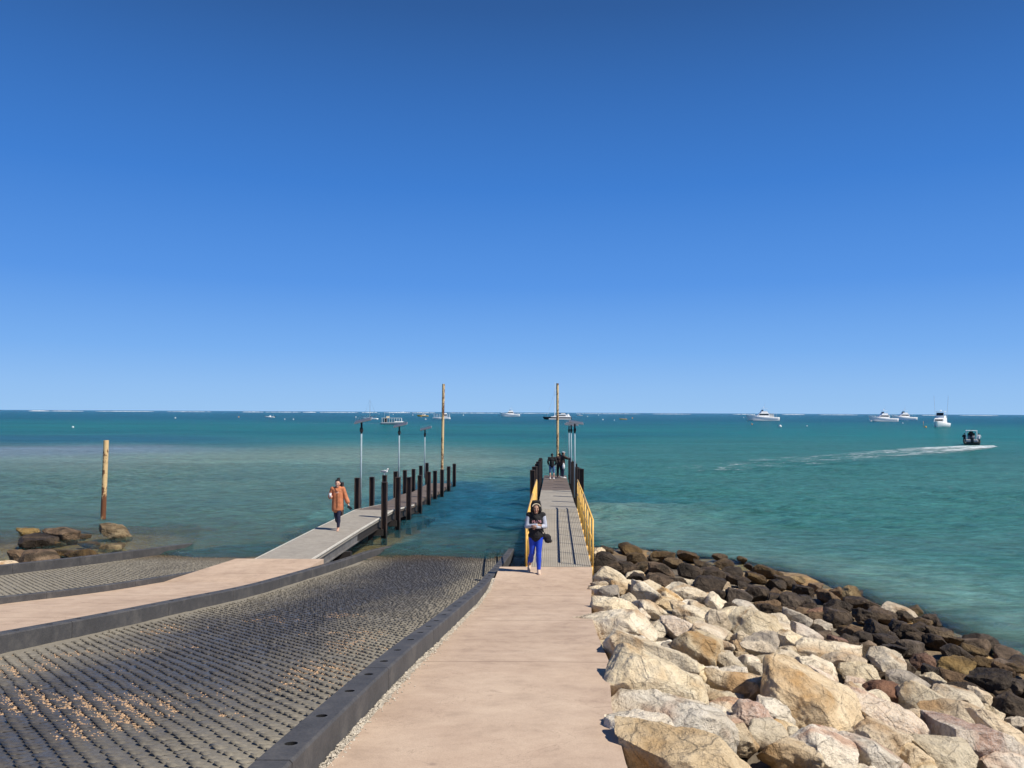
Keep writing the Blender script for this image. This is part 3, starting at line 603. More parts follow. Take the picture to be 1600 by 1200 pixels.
# ------------------------------------------------------------------ rocks
def rock_mat(name, cols, rough=.85, stain=None, vein=None, bs=1.0, wetline=False):
    m, t, p = new_mat(name); v0 = coords(t); oi = t.nodes.new('ShaderNodeObjectInfo')
    ad = N(t, 'ShaderNodeVectorMath'); ad.operation = 'ADD'; sc = N(t, 'ShaderNodeVectorMath'); sc.operation = 'SCALE'
    cb = N(t, 'ShaderNodeCombineXYZ')
    for i in range(3): t.links.new(oi.outputs['Random'], cb.inputs[i])
    t.links.new(cb.outputs[0], sc.inputs[0]); sc.inputs['Scale'].default_value = 37.0
    t.links.new(v0, ad.inputs[0]); t.links.new(sc.outputs[0], ad.inputs[1]); v = ad.outputs[0]
    n1 = noise(t, v, 2.0, 7, .62, .6); n2 = noise(t, v, 11, 6, .68); n3 = noise(t, v, 60, 4, .7); n4 = noise(t, v, 1.1, 3, .5, 1.2)
    c = ramp(t, n1, [(.28, cols[0]), (.5, cols[1]), (.72, cols[2])])
    if stain: c = mixc(t, ramp(t, n4, [(.52, 0.0), (.66, .8)]), c, stain)
    if vein: c = mixc(t, ramp(t, mth(t, 'ABSOLUTE', mth(t, 'SUBTRACT', n2, .5)), [(.0, .55), (.035, 0.0)]), c, vein)
    c = mixc(t, ramp(t, n2, [(.30, .40), (.46, 0.0)]), c, tuple(x*.6 for x in cols[0]))
    c = mixc(t, ramp(t, n3, [(.28, .35), (.45, 0.0)]), c, tuple(x*.5 for x in cols[0]))
    hv = t.nodes.new('ShaderNodeHueSaturation'); t.links.new(c, hv.inputs['Color'])
    t.links.new(mth(t, 'MULTIPLY_ADD', oi.outputs['Random'], .34, .82), hv.inputs['Value'])
    t.links.new(mth(t, 'MULTIPLY_ADD', mth(t, 'FRACT', mth(t, 'MULTIPLY', oi.outputs['Random'], 7.3)), .3, .88), hv.inputs['Saturation'])
    t.links.new(hv.outputs[0], p.inputs['Base Color']); p.inputs['Roughness'].default_value = rough; p.inputs['Specular IOR Level'].default_value = .25
    vo = N(t, 'ShaderNodeTexVoronoi'); vo.feature = 'DISTANCE_TO_EDGE'; vo.inputs['Scale'].default_value = 2.6; t.links.new(v, vo.inputs['Vector'])
    crack = ramp(t, mth(t, 'ADD', vo.outputs['Distance'], mth(t, 'MULTIPLY', n2, .10)), [(.055, 0.0), (.085, 1.0)])
    t.links.new(bump(t, crack, .4*bs, .045, bump(t, n1, .7*bs, .18, bump(t, n2, .85*bs, .085, bump(t, n3, .6*bs, .012)))), p.inputs['Normal'])
    return m
RM = {
 'cream': rock_mat('cream_limestone', [(.52, .41, .27), (.76, .65, .47), (.86, .77, .60)], stain=(.46, .28, .13)),
 'white': rock_mat('white_limestone', [(.56, .47, .34), (.78, .69, .55), (.88, .82, .70)], stain=(.50, .30, .20)),
 'tan': rock_mat('tan_limestone', [(.46, .34, .21), (.68, .55, .38), (.80, .69, .51)], stain=(.46, .28, .13)),
 'grey': rock_mat('grey_limestone', [(.38, .31, .22), (.60, .51, .39), (.74, .65, .51)], stain=(.20, .18, .16)),
 'pink': rock_mat('pink_limestone', [(.58, .44, .32), (.78, .64, .49), (.86, .76, .60)], stain=(.42, .22, .15), vein=(.76, .70, .62)),
 'ochre': rock_mat('ochre_rock', [(.10, .07, .035), (.26, .18, .085), (.46, .36, .20)], stain=(.06, .045, .03)),
 'brown': rock_mat('brown_rock', [(.055, .038, .026), (.16, .11, .07), (.28, .20, .13)], stain=(.035, .028, .02)),
 'dark': rock_mat('dark_wet_rock', [(.022, .016, .011), (.068, .049, .033), (.145, .108, .074)], .66, stain=(.020, .016, .012)),
 'mud': rock_mat('weedy_brown_rock', [(.035, .023, .012), (.105, .070, .035), (.21, .145, .07)], .6, stain=(.03, .024, .015)),
 'red': rock_mat('reddish_rock', [(.08, .045, .032), (.22, .125, .085), (.36, .23, .16)], stain=(.03, .02, .018)),
}
_ico = {}
def ico(l):
    if l not in _ico:
        bm = bmesh.new(); bmesh.ops.create_icosphere(bm, subdivisions=l, radius=1.0)
        _ico[l] = (np.array([v.co[:] for v in bm.verts]), np.array([[v.index for v in f.verts] for f in bm.faces])); bm.free()
    return _ico[l]
def rock_mesh(seed, level, dims, mat, slab=0.0, rough=1.0):
    V, F = ico(level); r = np.random.RandomState(seed)
    k = r.randint(8, 14); Pn = r.normal(size=(k, 3)); Pn[:, 2] *= 1.0-.2*slab; Pn /= np.linalg.norm(Pn, axis=1)[:, None]
    H = r.uniform(.55, .98, k); Pn = np.vstack([Pn, [[0, 0, 1], [0, 0, -1], [r.uniform(-.3, .3), 0, 1]]]); Pn /= np.linalg.norm(Pn, axis=1)[:, None]; H = np.append(H, [r.uniform(.7, .9), .9, .85])
    d = np.maximum(V @ Pn.T, 0)/H; pw = r.uniform(18, 40); rad = ((d**pw).sum(1)+.76**pw)**(-1/pw); rad = np.minimum(rad, 1.32)
    Q = V*rad[:, None]; off = r.uniform(-50, 50, 3); sc = np.array(dims)
    W = Q*sc
    for _ in range(26 if level >= 5 else 16):                 # chips and fracture faces
        pn = r.normal(size=3); pn /= np.linalg.norm(pn); dd = W @ pn; hh = dd.max()*r.uniform(.64, .93); ex = np.maximum(0, dd-hh); W = W-ex[:, None]*pn[None]*.97
    mean = float(np.mean(sc)); nn = W/mean
    e = 1-np.abs(fbm(nn*1.7+off, 4, seed % 97)); f2 = fbm(nn*4.5+off, 4, seed % 89+3)
    st = noise3(nn*np.array([1.2, 1.2, 5.0])+off, seed % 83)
    disp = (e-.75)*.09+f2*.040+st*.022*(1+slab)
    if level >= 5: disp = disp+fbm(nn*16+off, 3, seed % 71)*.010
    W = W+V*(disp*mean*rough)[:, None]
    me_o = (W, F); return me_o
def put_rock(c, dims, rz, tilt, mat, seed, level, label, group, name='boulder', slab=0.0):
    V, F = rock_mesh(seed, level, dims, mat, slab, .6 if dims[0] > .38 else 1.0)
    q = np.array((Matrix.Rotation(rz, 3, 'Z') @ Matrix.Rotation(tilt[0], 3, 'Y') @ Matrix.Rotation(tilt[1], 3, 'X')))
    o = npmesh(name, V @ q.T, F, RM[mat]); o.location = c
    return tag(o, label, 'boulder' if name == 'boulder' else 'rock', group)
# photo position, apparent size, kind, tilt in the picture plane (degrees, down to the right positive)
PALE = [
 (958,899,50,30,'cream',20,'rounded cream boulder at the top corner of the path, beside the right jetty post'),(936,912,24,18,'tan',0,0),(947,925,46,24,'grey',0,'grey white boulder on the path edge just below the jetty corner'),(955,948,62,36,'cream',0,'squared cream block with a dark shaded left face overhanging the path edge'),
 (1008,921,56,40,'cream',10,0),(976,914,34,26,'tan',20,0),(984,937,34,24,'cream',10,0),(1042,931,42,30,'cream',30,0),(1080,925,66,46,'cream',25,'large smooth cream boulder at the back, against the dark wet rocks'),
 (1020,950,52,30,'cream',10,0),(1082,957,46,30,'cream',10,0),(1056,974,56,34,'pink',15,0),(975,973,132,50,'cream',-8,'long cream slab lying with its point across the path edge'),
 (1124,970,44,46,'grey',0,'grey and white upright block in the middle of the pale rocks'),(1120,938,34,28,'cream',20,0),(1186,972,88,60,'cream',20,'big pitted pale yellow boulder leaning against the dark rocks'),
 (1236,998,48,36,'cream',20,0),(1237,978,26,22,'cream',0,0),(1246,968,62,28,'grey',20,0),(1264,993,52,30,'pink',25,'pink wedge shaped boulder at the upper edge of the pale rocks'),(1194,1007,50,38,'grey',0,0),
 (1162,998,42,34,'tan',0,0),(1111,995,68,38,'tan',20,0),(1292,1017,96,34,'cream',8,'long flat topped cream slab with a shadowed overhang'),(1318,1033,64,30,'tan',10,0),(1388,1035,62,42,'cream',10,'rounded cream boulder at the top of the pale rocks, next to dark slabs'),
 (1287,1040,56,36,'cream',35,0),(1000,1018,152,64,'cream',24,'long cream slab slanting down from the path edge'),(1020,1066,150,84,'cream',22,'broad cream boulder with white veins bulging over the path edge'),
 (1045,1010,28,26,'grey',0,'small grey angular stone wedged above the long slanting slab'),(1096,1050,60,50,'cream',30,'smooth round pale boulder with flat face'),(1090,1006,74,66,'cream',30,0),
 (1143,1033,60,34,'cream',25,0),(1146,1054,54,26,'white',-5,0),(1162,1078,88,56,'tan',5,'orange brown broken boulder with a shaded cavity'),(1183,1046,22,28,'cream',0,0),(1220,1039,62,36,'cream',-10,0),
 (1214,1059,38,18,'cream',0,0),(1276,1104,158,86,'tan',22,'huge tan boulder with a deep shaded underside in the right half of the rock slope'),(1280,1048,66,34,'cream',20,0),(1256,1064,30,20,'grey',0,0),(1296,1070,64,32,'pink',25,0),
 (1286,1143,50,28,'pink',20,'small pink stone below the huge tan boulder'),(1324,1158,46,26,'pink',10,0),(1294,1176,80,58,'white',20,'white boulder with brown patches near the bottom edge of the picture'),(1247,1152,60,28,'cream',10,0),
 (1256,1186,88,50,'tan',20,0),(1162,1152,58,48,'tan',25,0),(1354,1054,50,28,'cream',20,0),(1396,1084,54,38,'red',20,'dark reddish brown stone wedged among cream boulders'),(1376,1092,44,30,'cream',25,0),(1340,1086,50,36,'tan',20,0),
 (1444,1094,76,60,'cream',20,'tall cream boulder with a smooth rounded face at the right'),(1420,1064,60,36,'grey',15,0),(1464,1066,50,30,'cream',30,0),(1500,1090,72,40,'cream',15,0),(1529,1085,34,24,'tan',20,0),(1552,1114,46,40,'cream',25,0),
 (1516,1120,86,38,'tan',15,0),(1394,1129,138,66,'pink',20,'large pink and white boulder sloping down to the right'),(1386,1160,116,58,'tan',25,0),(1532,1162,136,76,'pink',20,'big red and white streaked boulder at the lower right'),
 (1582,1150,70,50,'tan',25,0),(1486,1188,96,56,'cream',20,0),(1372,1184,96,50,'white',5,0),(1576,1195,66,40,'white',5,0),(1592,1128,30,22,'grey',10,0),(1339,1068,30,20,'pink',5,0),(1541,1125,30,24,'tan',20,0),
 (1080,1125,170,86,'white',24,'very large white and rust pink boulder lying between the path and the front tan boulder'),(1000,1142,96,54,'white',10,'rough white boulder end jutting onto the path at the bottom'),
 (1118,1200,180,140,'tan',24,'huge tan boulder at the bottom centre with a dark shaded left face'),(1210,1100,40,30,'tan',0,0),(1215,1120,70,40,'white',20,0),(1330,1045,30,22,'tan',0,0),(1440,1130,50,30,'cream',15,0),(1130,1008,30,20,'tan',0,0),
 (1330,1120,44,30,'tan',10,0),(1180,1120,60,40,'pink',20,0),(1060,945,24,18,'tan',0,0),(1225,1140,50,34,'cream',20,0),(1430,1180,60,40,'tan',15,0),(1480,1140,60,36,'cream',15,0),
]
DARKR = [
 (936,861,22,24,'tan'),(948,871,38,26,'dark'),(949,858,26,10,'mud'),(988,858,54,16,'mud'),(995,870,54,18,'mud'),(980,884,42,22,'brown'),(1004,884,32,24,'mud'),(995,902,40,22,'dark'),(1040,867,42,22,'mud'),(1037,889,50,28,'brown'),
 (1079,868,44,20,'mud'),(1079,889,52,26,'dark'),(1036,905,56,26,'brown'),(1096,882,36,20,'mud'),(1127,869,22,10,'mud'),(1133,879,40,16,'mud'),(1160,872,22,8,'mud'),(1171,883,20,12,'mud'),(1142,892,50,18,'dark'),(1196,892,66,18,'mud'),
 (1111,911,58,34,'dark'),(1155,904,36,20,'dark'),(1180,900,36,18,'mud'),(1184,923,46,32,'dark'),(1212,910,36,20,'dark'),(1229,907,46,20,'mud'),(1150,931,50,32,'dark'),(1215,933,50,34,'dark'),(1144,948,38,28,'dark'),(1211,952,46,24,'dark'),
 (1238,938,32,32,'dark'),(1247,904,28,14,'ochre'),(1255,921,40,24,'dark'),(1262,937,30,24,'dark'),(1256,955,42,22,'brown'),(1276,915,26,16,'brown'),(1294,927,42,26,'brown'),(1309,924,24,22,'brown'),(1332,926,42,34,'ochre'),(1310,945,52,24,'dark'),
 (1280,957,34,28,'red'),(1312,962,56,28,'dark'),(1284,977,36,22,'grey'),(1350,960,36,32,'dark'),(1360,946,30,20,'dark'),(1385,963,48,22,'dark'),(1400,953,64,30,'tan'),(1369,980,58,28,'dark'),(1352,994,28,18,'dark'),(1385,1000,58,22,'dark'),
 (1354,1013,60,22,'dark'),(1397,1015,46,22,'dark'),(1422,984,40,26,'dark'),(1402,977,30,20,'dark'),(1445,972,46,14,'mud'),(1430,1012,58,32,'dark'),(1447,1028,36,32,'red'),(1471,989,46,18,'mud'),(1493,1000,26,14,'mud'),(1527,1016,32,24,'mud'),
 (1498,1018,68,20,'dark'),(1493,1041,66,32,'ochre'),(1504,1062,72,32,'brown'),(1549,1060,58,42,'dark'),(1575,1050,50,24,'brown'),(1577,1099,58,46,'dark'),(1460,1000,50,24,'dark'),(1418,1040,36,26,'dark'),(1460,1050,30,22,'dark'),
 (1590,1070,40,26,'dark'),(1596,1045,40,16,'mud'),(1120,925,30,20,'dark'),(1335,985,40,24,'brown'),(1060,910,40,24,'dark'),(1020,870,26,12,'mud'),(1310,1000,40,20,'red'),(1412,960,40,14,'mud'),(1165,915,30,16,'dark'),
 (965,885,36,20,'dark'),(1055,878,36,16,'mud'),(1115,895,34,18,'dark'),(1340,940,34,20,'dark'),(1435,993,40,20,'dark'),(1540,1035,50,16,'mud'),
]
LEFTR = [(45,829,46,18,'ochre','pale topped rock standing in the water beyond the far left rocks'),(88,833,62,32,'brown','peaked grey brown rock, tallest in the far left group'),(34,845,76,22,'dark','low dark wet rock at the left edge of the picture'),(118,838,38,8,'mud','flat weedy rock tip trailing in the water'),
 (170,828,56,28,'ochre','single angular boulder in the water in front of the lone cream pole'),(124,864,56,20,'mud','dark weedy rock lying in the shallow water beside the outer kerb'),(172,853,42,14,'ochre','ochre topped low rock tip reaching toward open water'),(86,863,40,12,'mud','small weedy rock between the two left groups'),
 (42,870,78,32,'brown','pinkish brown lumpy boulder beside the outer kerb'),(6,882,36,20,'tan','tan boulder cut by the left edge of the picture'),(20,866,38,26,'brown','brown boulder behind the pinkish lumpy one'),(75,848,50,10,'mud','submerged weedy rock barely breaking the surface'),(140,850,30,8,'mud','flat brown rock awash in the shallows')]
rng = random.Random(11)
def surf(X, Y):
    b = max(float(bed(X, Y)), -.05)+.12; e = X-float(xe(Y))
    if Y > 18.7 or e > .9: return b
    return max(b, (float(zp1(Y))+.03)*(1-max(0, e)/.9)+b*max(0, e)/.9)
ROCKS = []
words = {'cream': 'cream', 'white': 'white', 'tan': 'tan', 'grey': 'grey', 'pink': 'pink', 'ochre': 'ochre topped', 'brown': 'brown', 'dark': 'dark wet', 'mud': 'weedy brown', 'red': 'reddish'}
placed = []
def add_list(lst, pale, grp):
    for i, r_ in enumerate(lst):
        px, py, w, h, kind = r_[:5]; tl = r_[5] if pale and len(r_) > 5 else rng.uniform(0, 22); lab = r_[-1] if isinstance(r_[-1], str) and r_[-1] not in RM else None
        P_ = ON(px, py+h*.30, surf, 2.0); d = P_.y; k = math.hypot(d, CAMZ-P_.z)/1250
        fz = .70 if pale else .60; wm, hm = w*k*fz, h*k*(.66 if pale else .60); dep = min(wm*rng.uniform(.8, 1.0), hm*2.0); vz = max(hm*.95, wm*.42)
        if not pale: vz = max(hm*.95, wm*.36); 
        c = (P_.x, P_.y+dep*.25, P_.z+hm*.45-vz*.35)
        placed.append([c, max(wm, .2), kind, lab, w*k, grp, (wm, dep, vz), tl, w])
add_list(PALE, True, 'pale limestone boulders of the breakwater')
add_list(DARKR, False, 'dark wet rocks along the waterline')
lefts = []
for r_ in LEFTR:
    px, py, w, h, kind, lab = r_; P_ = G(px, py+h*.45, 0.02); k = P_.length/1250 if False else math.hypot(P_.y, CAMZ)/1250
    wm, hm = w*k*.62, h*k*.56; placed.append([(P_.x, P_.y+wm*.5, hm*.35), wm, kind, lab, w*k, 'rocks in the water at the far left', (wm, wm*.7, hm*.95), 4, w])
land = [q for q in placed if q[3]]
STOP = {'with', 'at', 'lying', 'on', 'in', 'of', 'and', 'the', 'a', 'to', 'by', 'its', 'beside', 'next', 'just', 'against', 'between'}
def near_ref(c, skip=None):
    z = min((z for z in land if z is not skip), key=lambda z: (z[0][0]-c[0])**2+(z[0][1]-c[1])**2); dx, dy = c[0]-z[0][0], c[1]-z[0][1]
    w_ = z[3].split()[:4]
    while w_[-1] in STOP: w_.pop()
    return ('right of' if dx > 0 else 'left of') if abs(dx) > abs(dy) else ('behind' if dy > 0 else 'in front of'), ' '.join(w_)
ORD = ['nearest', 'second nearest', 'third nearest', 'fourth nearest', 'fifth nearest', 'sixth nearest', 'seventh nearest', 'eighth nearest', 'ninth nearest', 'tenth nearest', 'eleventh nearest', 'twelfth nearest', 'thirteenth nearest', 'fourteenth nearest', 'fifteenth nearest', 'sixteenth nearest', 'seventeenth nearest', 'eighteenth nearest', 'nineteenth nearest', 'twentieth nearest']
ORD += [a+b+' nearest' for a in ('twenty ', 'thirty ', 'forty ') for b in ('first', 'second', 'third', 'fourth', 'fifth', 'sixth', 'seventh', 'eighth', 'ninth')]
def uniq(objs):
    by = {}
    for o in objs: by.setdefault(o['label'], []).append(o)
    for lb, l in by.items():
        if len(l) > 1:
            l.sort(key=lambda o: o.location.y)
            for i, o in enumerate(l): o['label'] = lb+', '+ORD[i]
made = []
for i, q in enumerate(placed):
    if q[3]: lb = q[3]
    else:
        rel, ref = near_ref(q[0], q); lb = ('large' if q[4] > .95 else ('small' if q[4] < .45 else 'medium'))+f" {words[q[2]]} boulder {rel} the {ref}"
    lvl = 6 if q[8] > 110 and q[0][1] < 13 else (5 if q[8] > 34 else 4)
    made.append(put_rock(q[0], q[6], R(rng.uniform(-12, 12)), (R(q[7]*.9), R(rng.uniform(-8, 8))), q[2], 100+i*13, lvl, lb, q[5], slab=.5 if q[6][2] < q[6][0]*.5 else 0))
# rubble filling the gaps of the slope, and the part of the breakwater beside and behind the camera
cnt = 0
def free(x, y, r):
    return all((q[0][0]-x)**2+(q[0][1]-y)**2 > (max(q[6][0], q[6][1])*.55+r*.3)**2 for q in placed)
fill = []
y = 3.8
while y < 26.6 and len(fill) < 400:
    x = float(xe(y))+.25
    while x < float(xs(y))+.2:
        xx, yy = x+rng.uniform(-.2, .2), y+rng.uniform(-.2, .2); r0 = rng.uniform(.20, .34)
        if free(xx, yy, r0) and all((a-xx)**2+(b-yy)**2 > (r0+c_)**2*.55 for a, b, c_ in fill): fill.append((xx, yy, r0))
        x += .42
    y += .42
fill.sort(key=lambda q: -q[2]/q[1]); fill = fill[:285]
for i, (x, y, r0) in enumerate(fill):
    tt = (x-float(xe(y)))/(float(xs(y))-float(xe(y))); dk = tt > .47 or y > 19.5
    near = False
    k_ = rng.choice(['dark', 'dark', 'mud', 'brown'] if dk else ['cream', 'cream', 'tan', 'cream', 'white'])
    s_ = r0*(1.9 if near else 1.15); z = float(bed(x, y))
    rel, ref = near_ref((x, y))
    made.append(put_rock((x, y, z+s_*.10), (s_, s_*.85, s_*.65), R(rng.uniform(0, 360)), (R(rng.uniform(-15, 15)), R(rng.uniform(-15, 15))), k_, 5000+i*7, 4,
        (f'{words[k_]} filler rock {rel} the {ref}'), 'dark filler rocks in the waterline gaps' if dk else 'pale filler stones in the breakwater gaps', 'rock'))
uniq(made)
print('ROCKS', len(placed), len(fill))
# ------------------------------------------------------------------ people
def blob(name, mat, parts, vox, parent=None, smooth=2, inherit=None):
    """tapered capsules and ellipsoids fused into one continuous surface"""
    mb = MB()
    for q in parts:
        if q[0] == 'c': _, a, b, ra, rb = q; mb.tube(a, b, ra, rb, 14); mb.ball(a, ra, n=7); mb.ball(b, rb, n=7)
        elif q[0] == 'e': mb.ball(q[1], q[2], n=9, rot=(q[3] if len(q) > 3 else None))
    me = bpy.data.meshes.new(name); me.from_pydata(mb.v, [], mb.f); o = bpy.data.objects.new(name, me); COL.objects.link(o)
    bm = bmesh.new(); bm.from_mesh(me); bmesh.ops.recalc_face_normals(bm, faces=list(bm.faces)); bm.to_mesh(me); bm.free()
    rm = o.modifiers.new('r', 'REMESH'); rm.mode = 'VOXEL'; rm.voxel_size = vox; rm.use_smooth_shade = True
    sm = o.modifiers.new('s', 'SMOOTH'); sm.iterations = smooth; sm.factor = .6
    dg = bpy.context.evaluated_depsgraph_get(); m2 = bpy.data.meshes.new_from_object(o.evaluated_get(dg)); o.modifiers.clear(); o.data = m2; bpy.data.meshes.remove(me)
    m2.materials.clear(); m2.materials.append(mat); o.parent = parent; m2.polygons.foreach_set('use_smooth', [True]*len(m2.polygons)); return o
SKIN = plain('skin', (.42, .24, .16), .5, 0, .08, 8); SKIN2 = plain('skin_fair', (.56, .33, .24), .5, 0, .08, 8)
HAIR = plain('black_hair', (.010, .008, .008), .45, 0, .3, 30, .3, .003)
BLACKC = plain('black_cloth', (.012, .012, .014), .85, 0, .4, 10, .7, .03, 11)
MARL = plain('marl_grey_cloth', (.42, .45, .53), .85, 0, .3, 90, .35, .008, 16)
BLUEC = plain('bright_blue_leggings', (.012, .055, .50), .6, 0, .15, 8, .3, .008, 12)
ORNG = plain('orange_corduroy', (.50, .185, .085), .8, 0, .22, 12, .6, .012, 16)
NAVY = plain('navy_cloth', (.015, .017, .045), .7, 0, .2, 8, .3, .006, 14)
DENIM = plain('blue_denim', (.07, .13, .28), .8, 0, .4, 12, .3, .006, 20)
BROWNJ = plain('dark_brown_jacket', (.045, .024, .020), .7, 0, .3, 8, .3, .01, 14)
GREYD = plain('dark_green_grey_cloth', (.035, .045, .042), .7, 0, .3, 8)
CREAMC = plain('cream_cloth', (.62, .52, .38), .8, 0, .1, 10); WHITEC = plain('white_cloth', (.75, .75, .76), .7, 0, .08, 10)
SHOE = plain('pale_tan_shoe', (.55, .42, .32), .7, 0, .12, 12); LIPS = plain('lips', (.45, .08, .07), .5); EYE = plain('eye', (.02, .015, .012), .3); PINKL = plain('pink_lettering', (.62, .32, .34), .7, 0, .15, 40)
def V3(*a): return Vector(a)
def hand(w, d, side, palm=V3(0, 0, 1), curl=.5, fist=False):
    """five fingers rooted in a palm: w wrist, d direction of the hand, palm the side it closes to"""
    d = d.normalized(); palm = (palm-d*palm.dot(d)).normalized(); s = d.cross(palm).normalized()*side; out = []
    k = w+d*.045; out.append(('e', k, (.040, .016, .046), Matrix((s, palm, d)).transposed())); out.append(('c', w-d*.01, w+d*.03, .024, .026))
    for i, (o, L) in enumerate(((-.028, .062), (-.010, .074), (.009, .070), (.027, .054))):
        b = w+d*.078+s*o; m_ = b+(d*math.cos(curl)+palm*math.sin(curl))*L*.5; e = m_+(d*math.cos(curl*2.2)+palm*math.sin(curl*2.2))*L*.5
        out += [('c', b, m_, .0095, .009), ('c', m_, e, .009, .0075)]
    b = w+d*.030-s*.034; m_ = b+(d*.6-s*.8)*.030; e = m_+(d*.8+palm*.5-s*.1)*.032; out += [('c', b, m_, .012, .0105), ('c', m_, e, .0105, .009)]
    return out
def figure(J, hands, head_dir=V3(0, -1, 0), shoes=False, girth=1.0):
    g = girth; P = []
    P += [('e', J['pel'], (.155*g, .11*g, .12)), ('c', J['pel'], J['chest'], .115*g, .125*g), ('e', J['chest'], (.165*g, .105*g, .15)), ('c', J['chest'], J['neck'], .085, .052), ('c', J['neck'], J['head'], .050, .052)]
    for s in 'LR':
        P += [('c', J['sh'+s], J['el'+s], .050, .038), ('c', J['el'+s], J['wr'+s], .037, .025), ('c', J['chest']+V3(0, 0, .06), J['sh'+s], .07, .055)]
        P += [('c', J['hip'+s], J['kn'+s], .082*g, .054), ('c', J['kn'+s], J['an'+s], .053, .034), ('e', (J['kn'+s]*.62+J['an'+s]*.38)+V3(0, .018, 0), (.050, .05, .10))]
        f = J['toe'+s]-J['an'+s]; P += [('c', J['an'+s]+V3(0, 0, -.02), J['toe'+s], .034, .026), ('c', J['an'+s], J['an'+s]-f.normalized()*.04+V3(0, 0, -.03), .034, .03)]
        if not shoes:
            sd = f.cross(V3(0, 0, 1)).normalized()
            for i in range(5): P.append(('c', J['toe'+s]+sd*(.026-.013*i), J['toe'+s]+sd*(.028-.014*i)+f.normalized()*(.030 if i in (0, 4) else .034), .0095, .008))
    h = J['head']; f = head_dir.normalized(); r = f.cross(V3(0, 0, 1)).normalized(); u = V3(0, 0, 1); M = Matrix((r, -f, u)).transposed()
    P += [('e', h+u*.10, (.076, .094, .108), M), ('e', h+u*.045+f*.030, (.056, .058, .062), M), ('c', h+u*.10+f*.086, h+u*.062+f*.108, .010, .014), ('e', h+u*.115+f*.074, (.050, .020, .014), M),
          ('e', h+u*.035+f*.084, (.026, .012, .009), M), ('e', h+u*.00+f*.072, (.024, .02, .018), M)]
    for s in (-1, 1): P += [('e', h+u*.085+r*s*.079, (.012, .020, .030), M), ('e', h+u*.062+f*.07+r*s*.036, (.022, .02, .02), M)]
    for hd in hands: P += hd
    return P, M
def eyes(parent, h, M, vox=.003):
    mb = MB()
    for s in (-1, 1): mb.ball(h+M @ V3(s*.031, -.088, .092), (.013, .008, .008), n=6)
    mb.build('eye', EYE, parent, True)
    mb = MB(); mb.ball(h+M @ V3(0, -.094, .036), (.024, .007, .008), n=6); mb.build('lips', LIPS, parent, True)
def shoe(parent, J, s, mat, name='shoe'):
    f = J['toe'+s]-J['an'+s]; fn = f.normalized(); mb = [('c', J['an'+s]+V3(0, 0, -.01), J['toe'+s]+fn*.03, .044, .036), ('c', J['an'+s], J['an'+s]-fn*.045+V3(0, 0, -.025), .044, .042), ('c', J['an'+s], J['an'+s]+V3(0, 0, .03), .042, .04)]
    return blob(name, mat, mb, .008, parent)
# ---- woman in the hooded top, walking up the path with folded arms
p_ = ON(840, 896, lambda x, y: float(zp1(y))); 
pw_ = empty('person', (p_.x-.04, p_.y+.05, float(zp1(p_.y))), R(2), 'person in a black and grey hooded top and bright blue leggings walking with folded arms', 'person')
J1 = dict(pel=V3(0, 0, .86), chest=V3(0, -.01, 1.20), neck=V3(0, -.01, 1.36), head=V3(0, -.04, 1.40),
 shL=V3(.165, 0, 1.32), shR=V3(-.165, 0, 1.32), elL=V3(.208, -.03, 1.07), elR=V3(-.208, -.03, 1.07), wrL=V3(.00, -.205, 1.075), wrR=V3(.02, -.185, 1.115),
 hipL=V3(.078, 0, .84), hipR=V3(-.078, 0, .84), knL=V3(.062, -.07, .45), knR=V3(-.085, .02, .46), anL=V3(.062, -.10, .07), anR=V3(-.135, .20, .14), toeL=V3(.066, -.22, .025), toeR=V3(-.15, .13, .035))
hd = [hand(J1['wrL'], V3(-1, .12, .12), -1, V3(0, 1, 0), .5), hand(J1['wrR'], V3(1, .15, -.25), 1, V3(0, 1, 0), .6)]
pw_.scale = (.97, .97, .97); P, M_ = figure(J1, hd, V3(-.05, -1, -.12)); body = blob('body', SKIN, P, .0055, pw_); eyes(body, J1['head'], M_)
leg = lambda s, o=0.0: [('c', J1['hip'+s], J1['kn'+s], .094+o, .062+o), ('c', J1['kn'+s], J1['an'+s]+V3(0, 0, .05), .066+o, .046+o), ('e', (J1['kn'+s]*.62+J1['an'+s]*.38)+V3(0, .018, 0), (.064, .066, .13))]
blob('leggings', BLUEC, [('e', J1['pel'], (.165, .12, .12))]+leg('L')+leg('R'), .007, pw_)
blob('torso_top', BLACKC, [('e', V3(0, 0, .86), (.185, .135, .11)), ('c', V3(0, 0, .86), V3(0, 0, 1.02), .155, .15), ('e', V3(0, 0, 1.0), (.18, .135, .16)), ('e', V3(0, -.005, 1.20), (.185, .13, .16)), ('c', V3(0, 0, 1.24), J1['shL']*.96+V3(0, 0, .055), .11, .072), ('c', V3(0, 0, 1.24), J1['shR']*.96+V3(0, 0, .055), .11, .072), ('c', V3(0, 0, 1.28), V3(0, .01, 1.37), .10, .075)], .008, pw_)
for s in 'LR': blob('sleeve', MARL, [('c', J1['sh'+s]*.88+J1['el'+s]*.12, J1['el'+s], .062, .056), ('c', J1['el'+s], J1['wr'+s]*.93+J1['el'+s]*.07, .056, .040)], .007, pw_)
hd_ = blob('hood', BLACKC, [('e', V3(0, .02, 1.515), (.128, .125, .150)), ('c', V3(-.09, -.05, 1.44), V3(-.06, -.06, 1.62), .045, .042), ('c', V3(.09, -.05, 1.44), V3(.06, -.06, 1.62), .045, .042), ('c', V3(-.06, -.07, 1.63), V3(.06, -.07, 1.63), .042, .042), ('c', V3(-.08, 0, 1.37), V3(.08, 0, 1.37), .06, .06)], .007, pw_)
bm = bmesh.new(); bm.from_mesh(hd_.data)          # open the front of the hood round the face
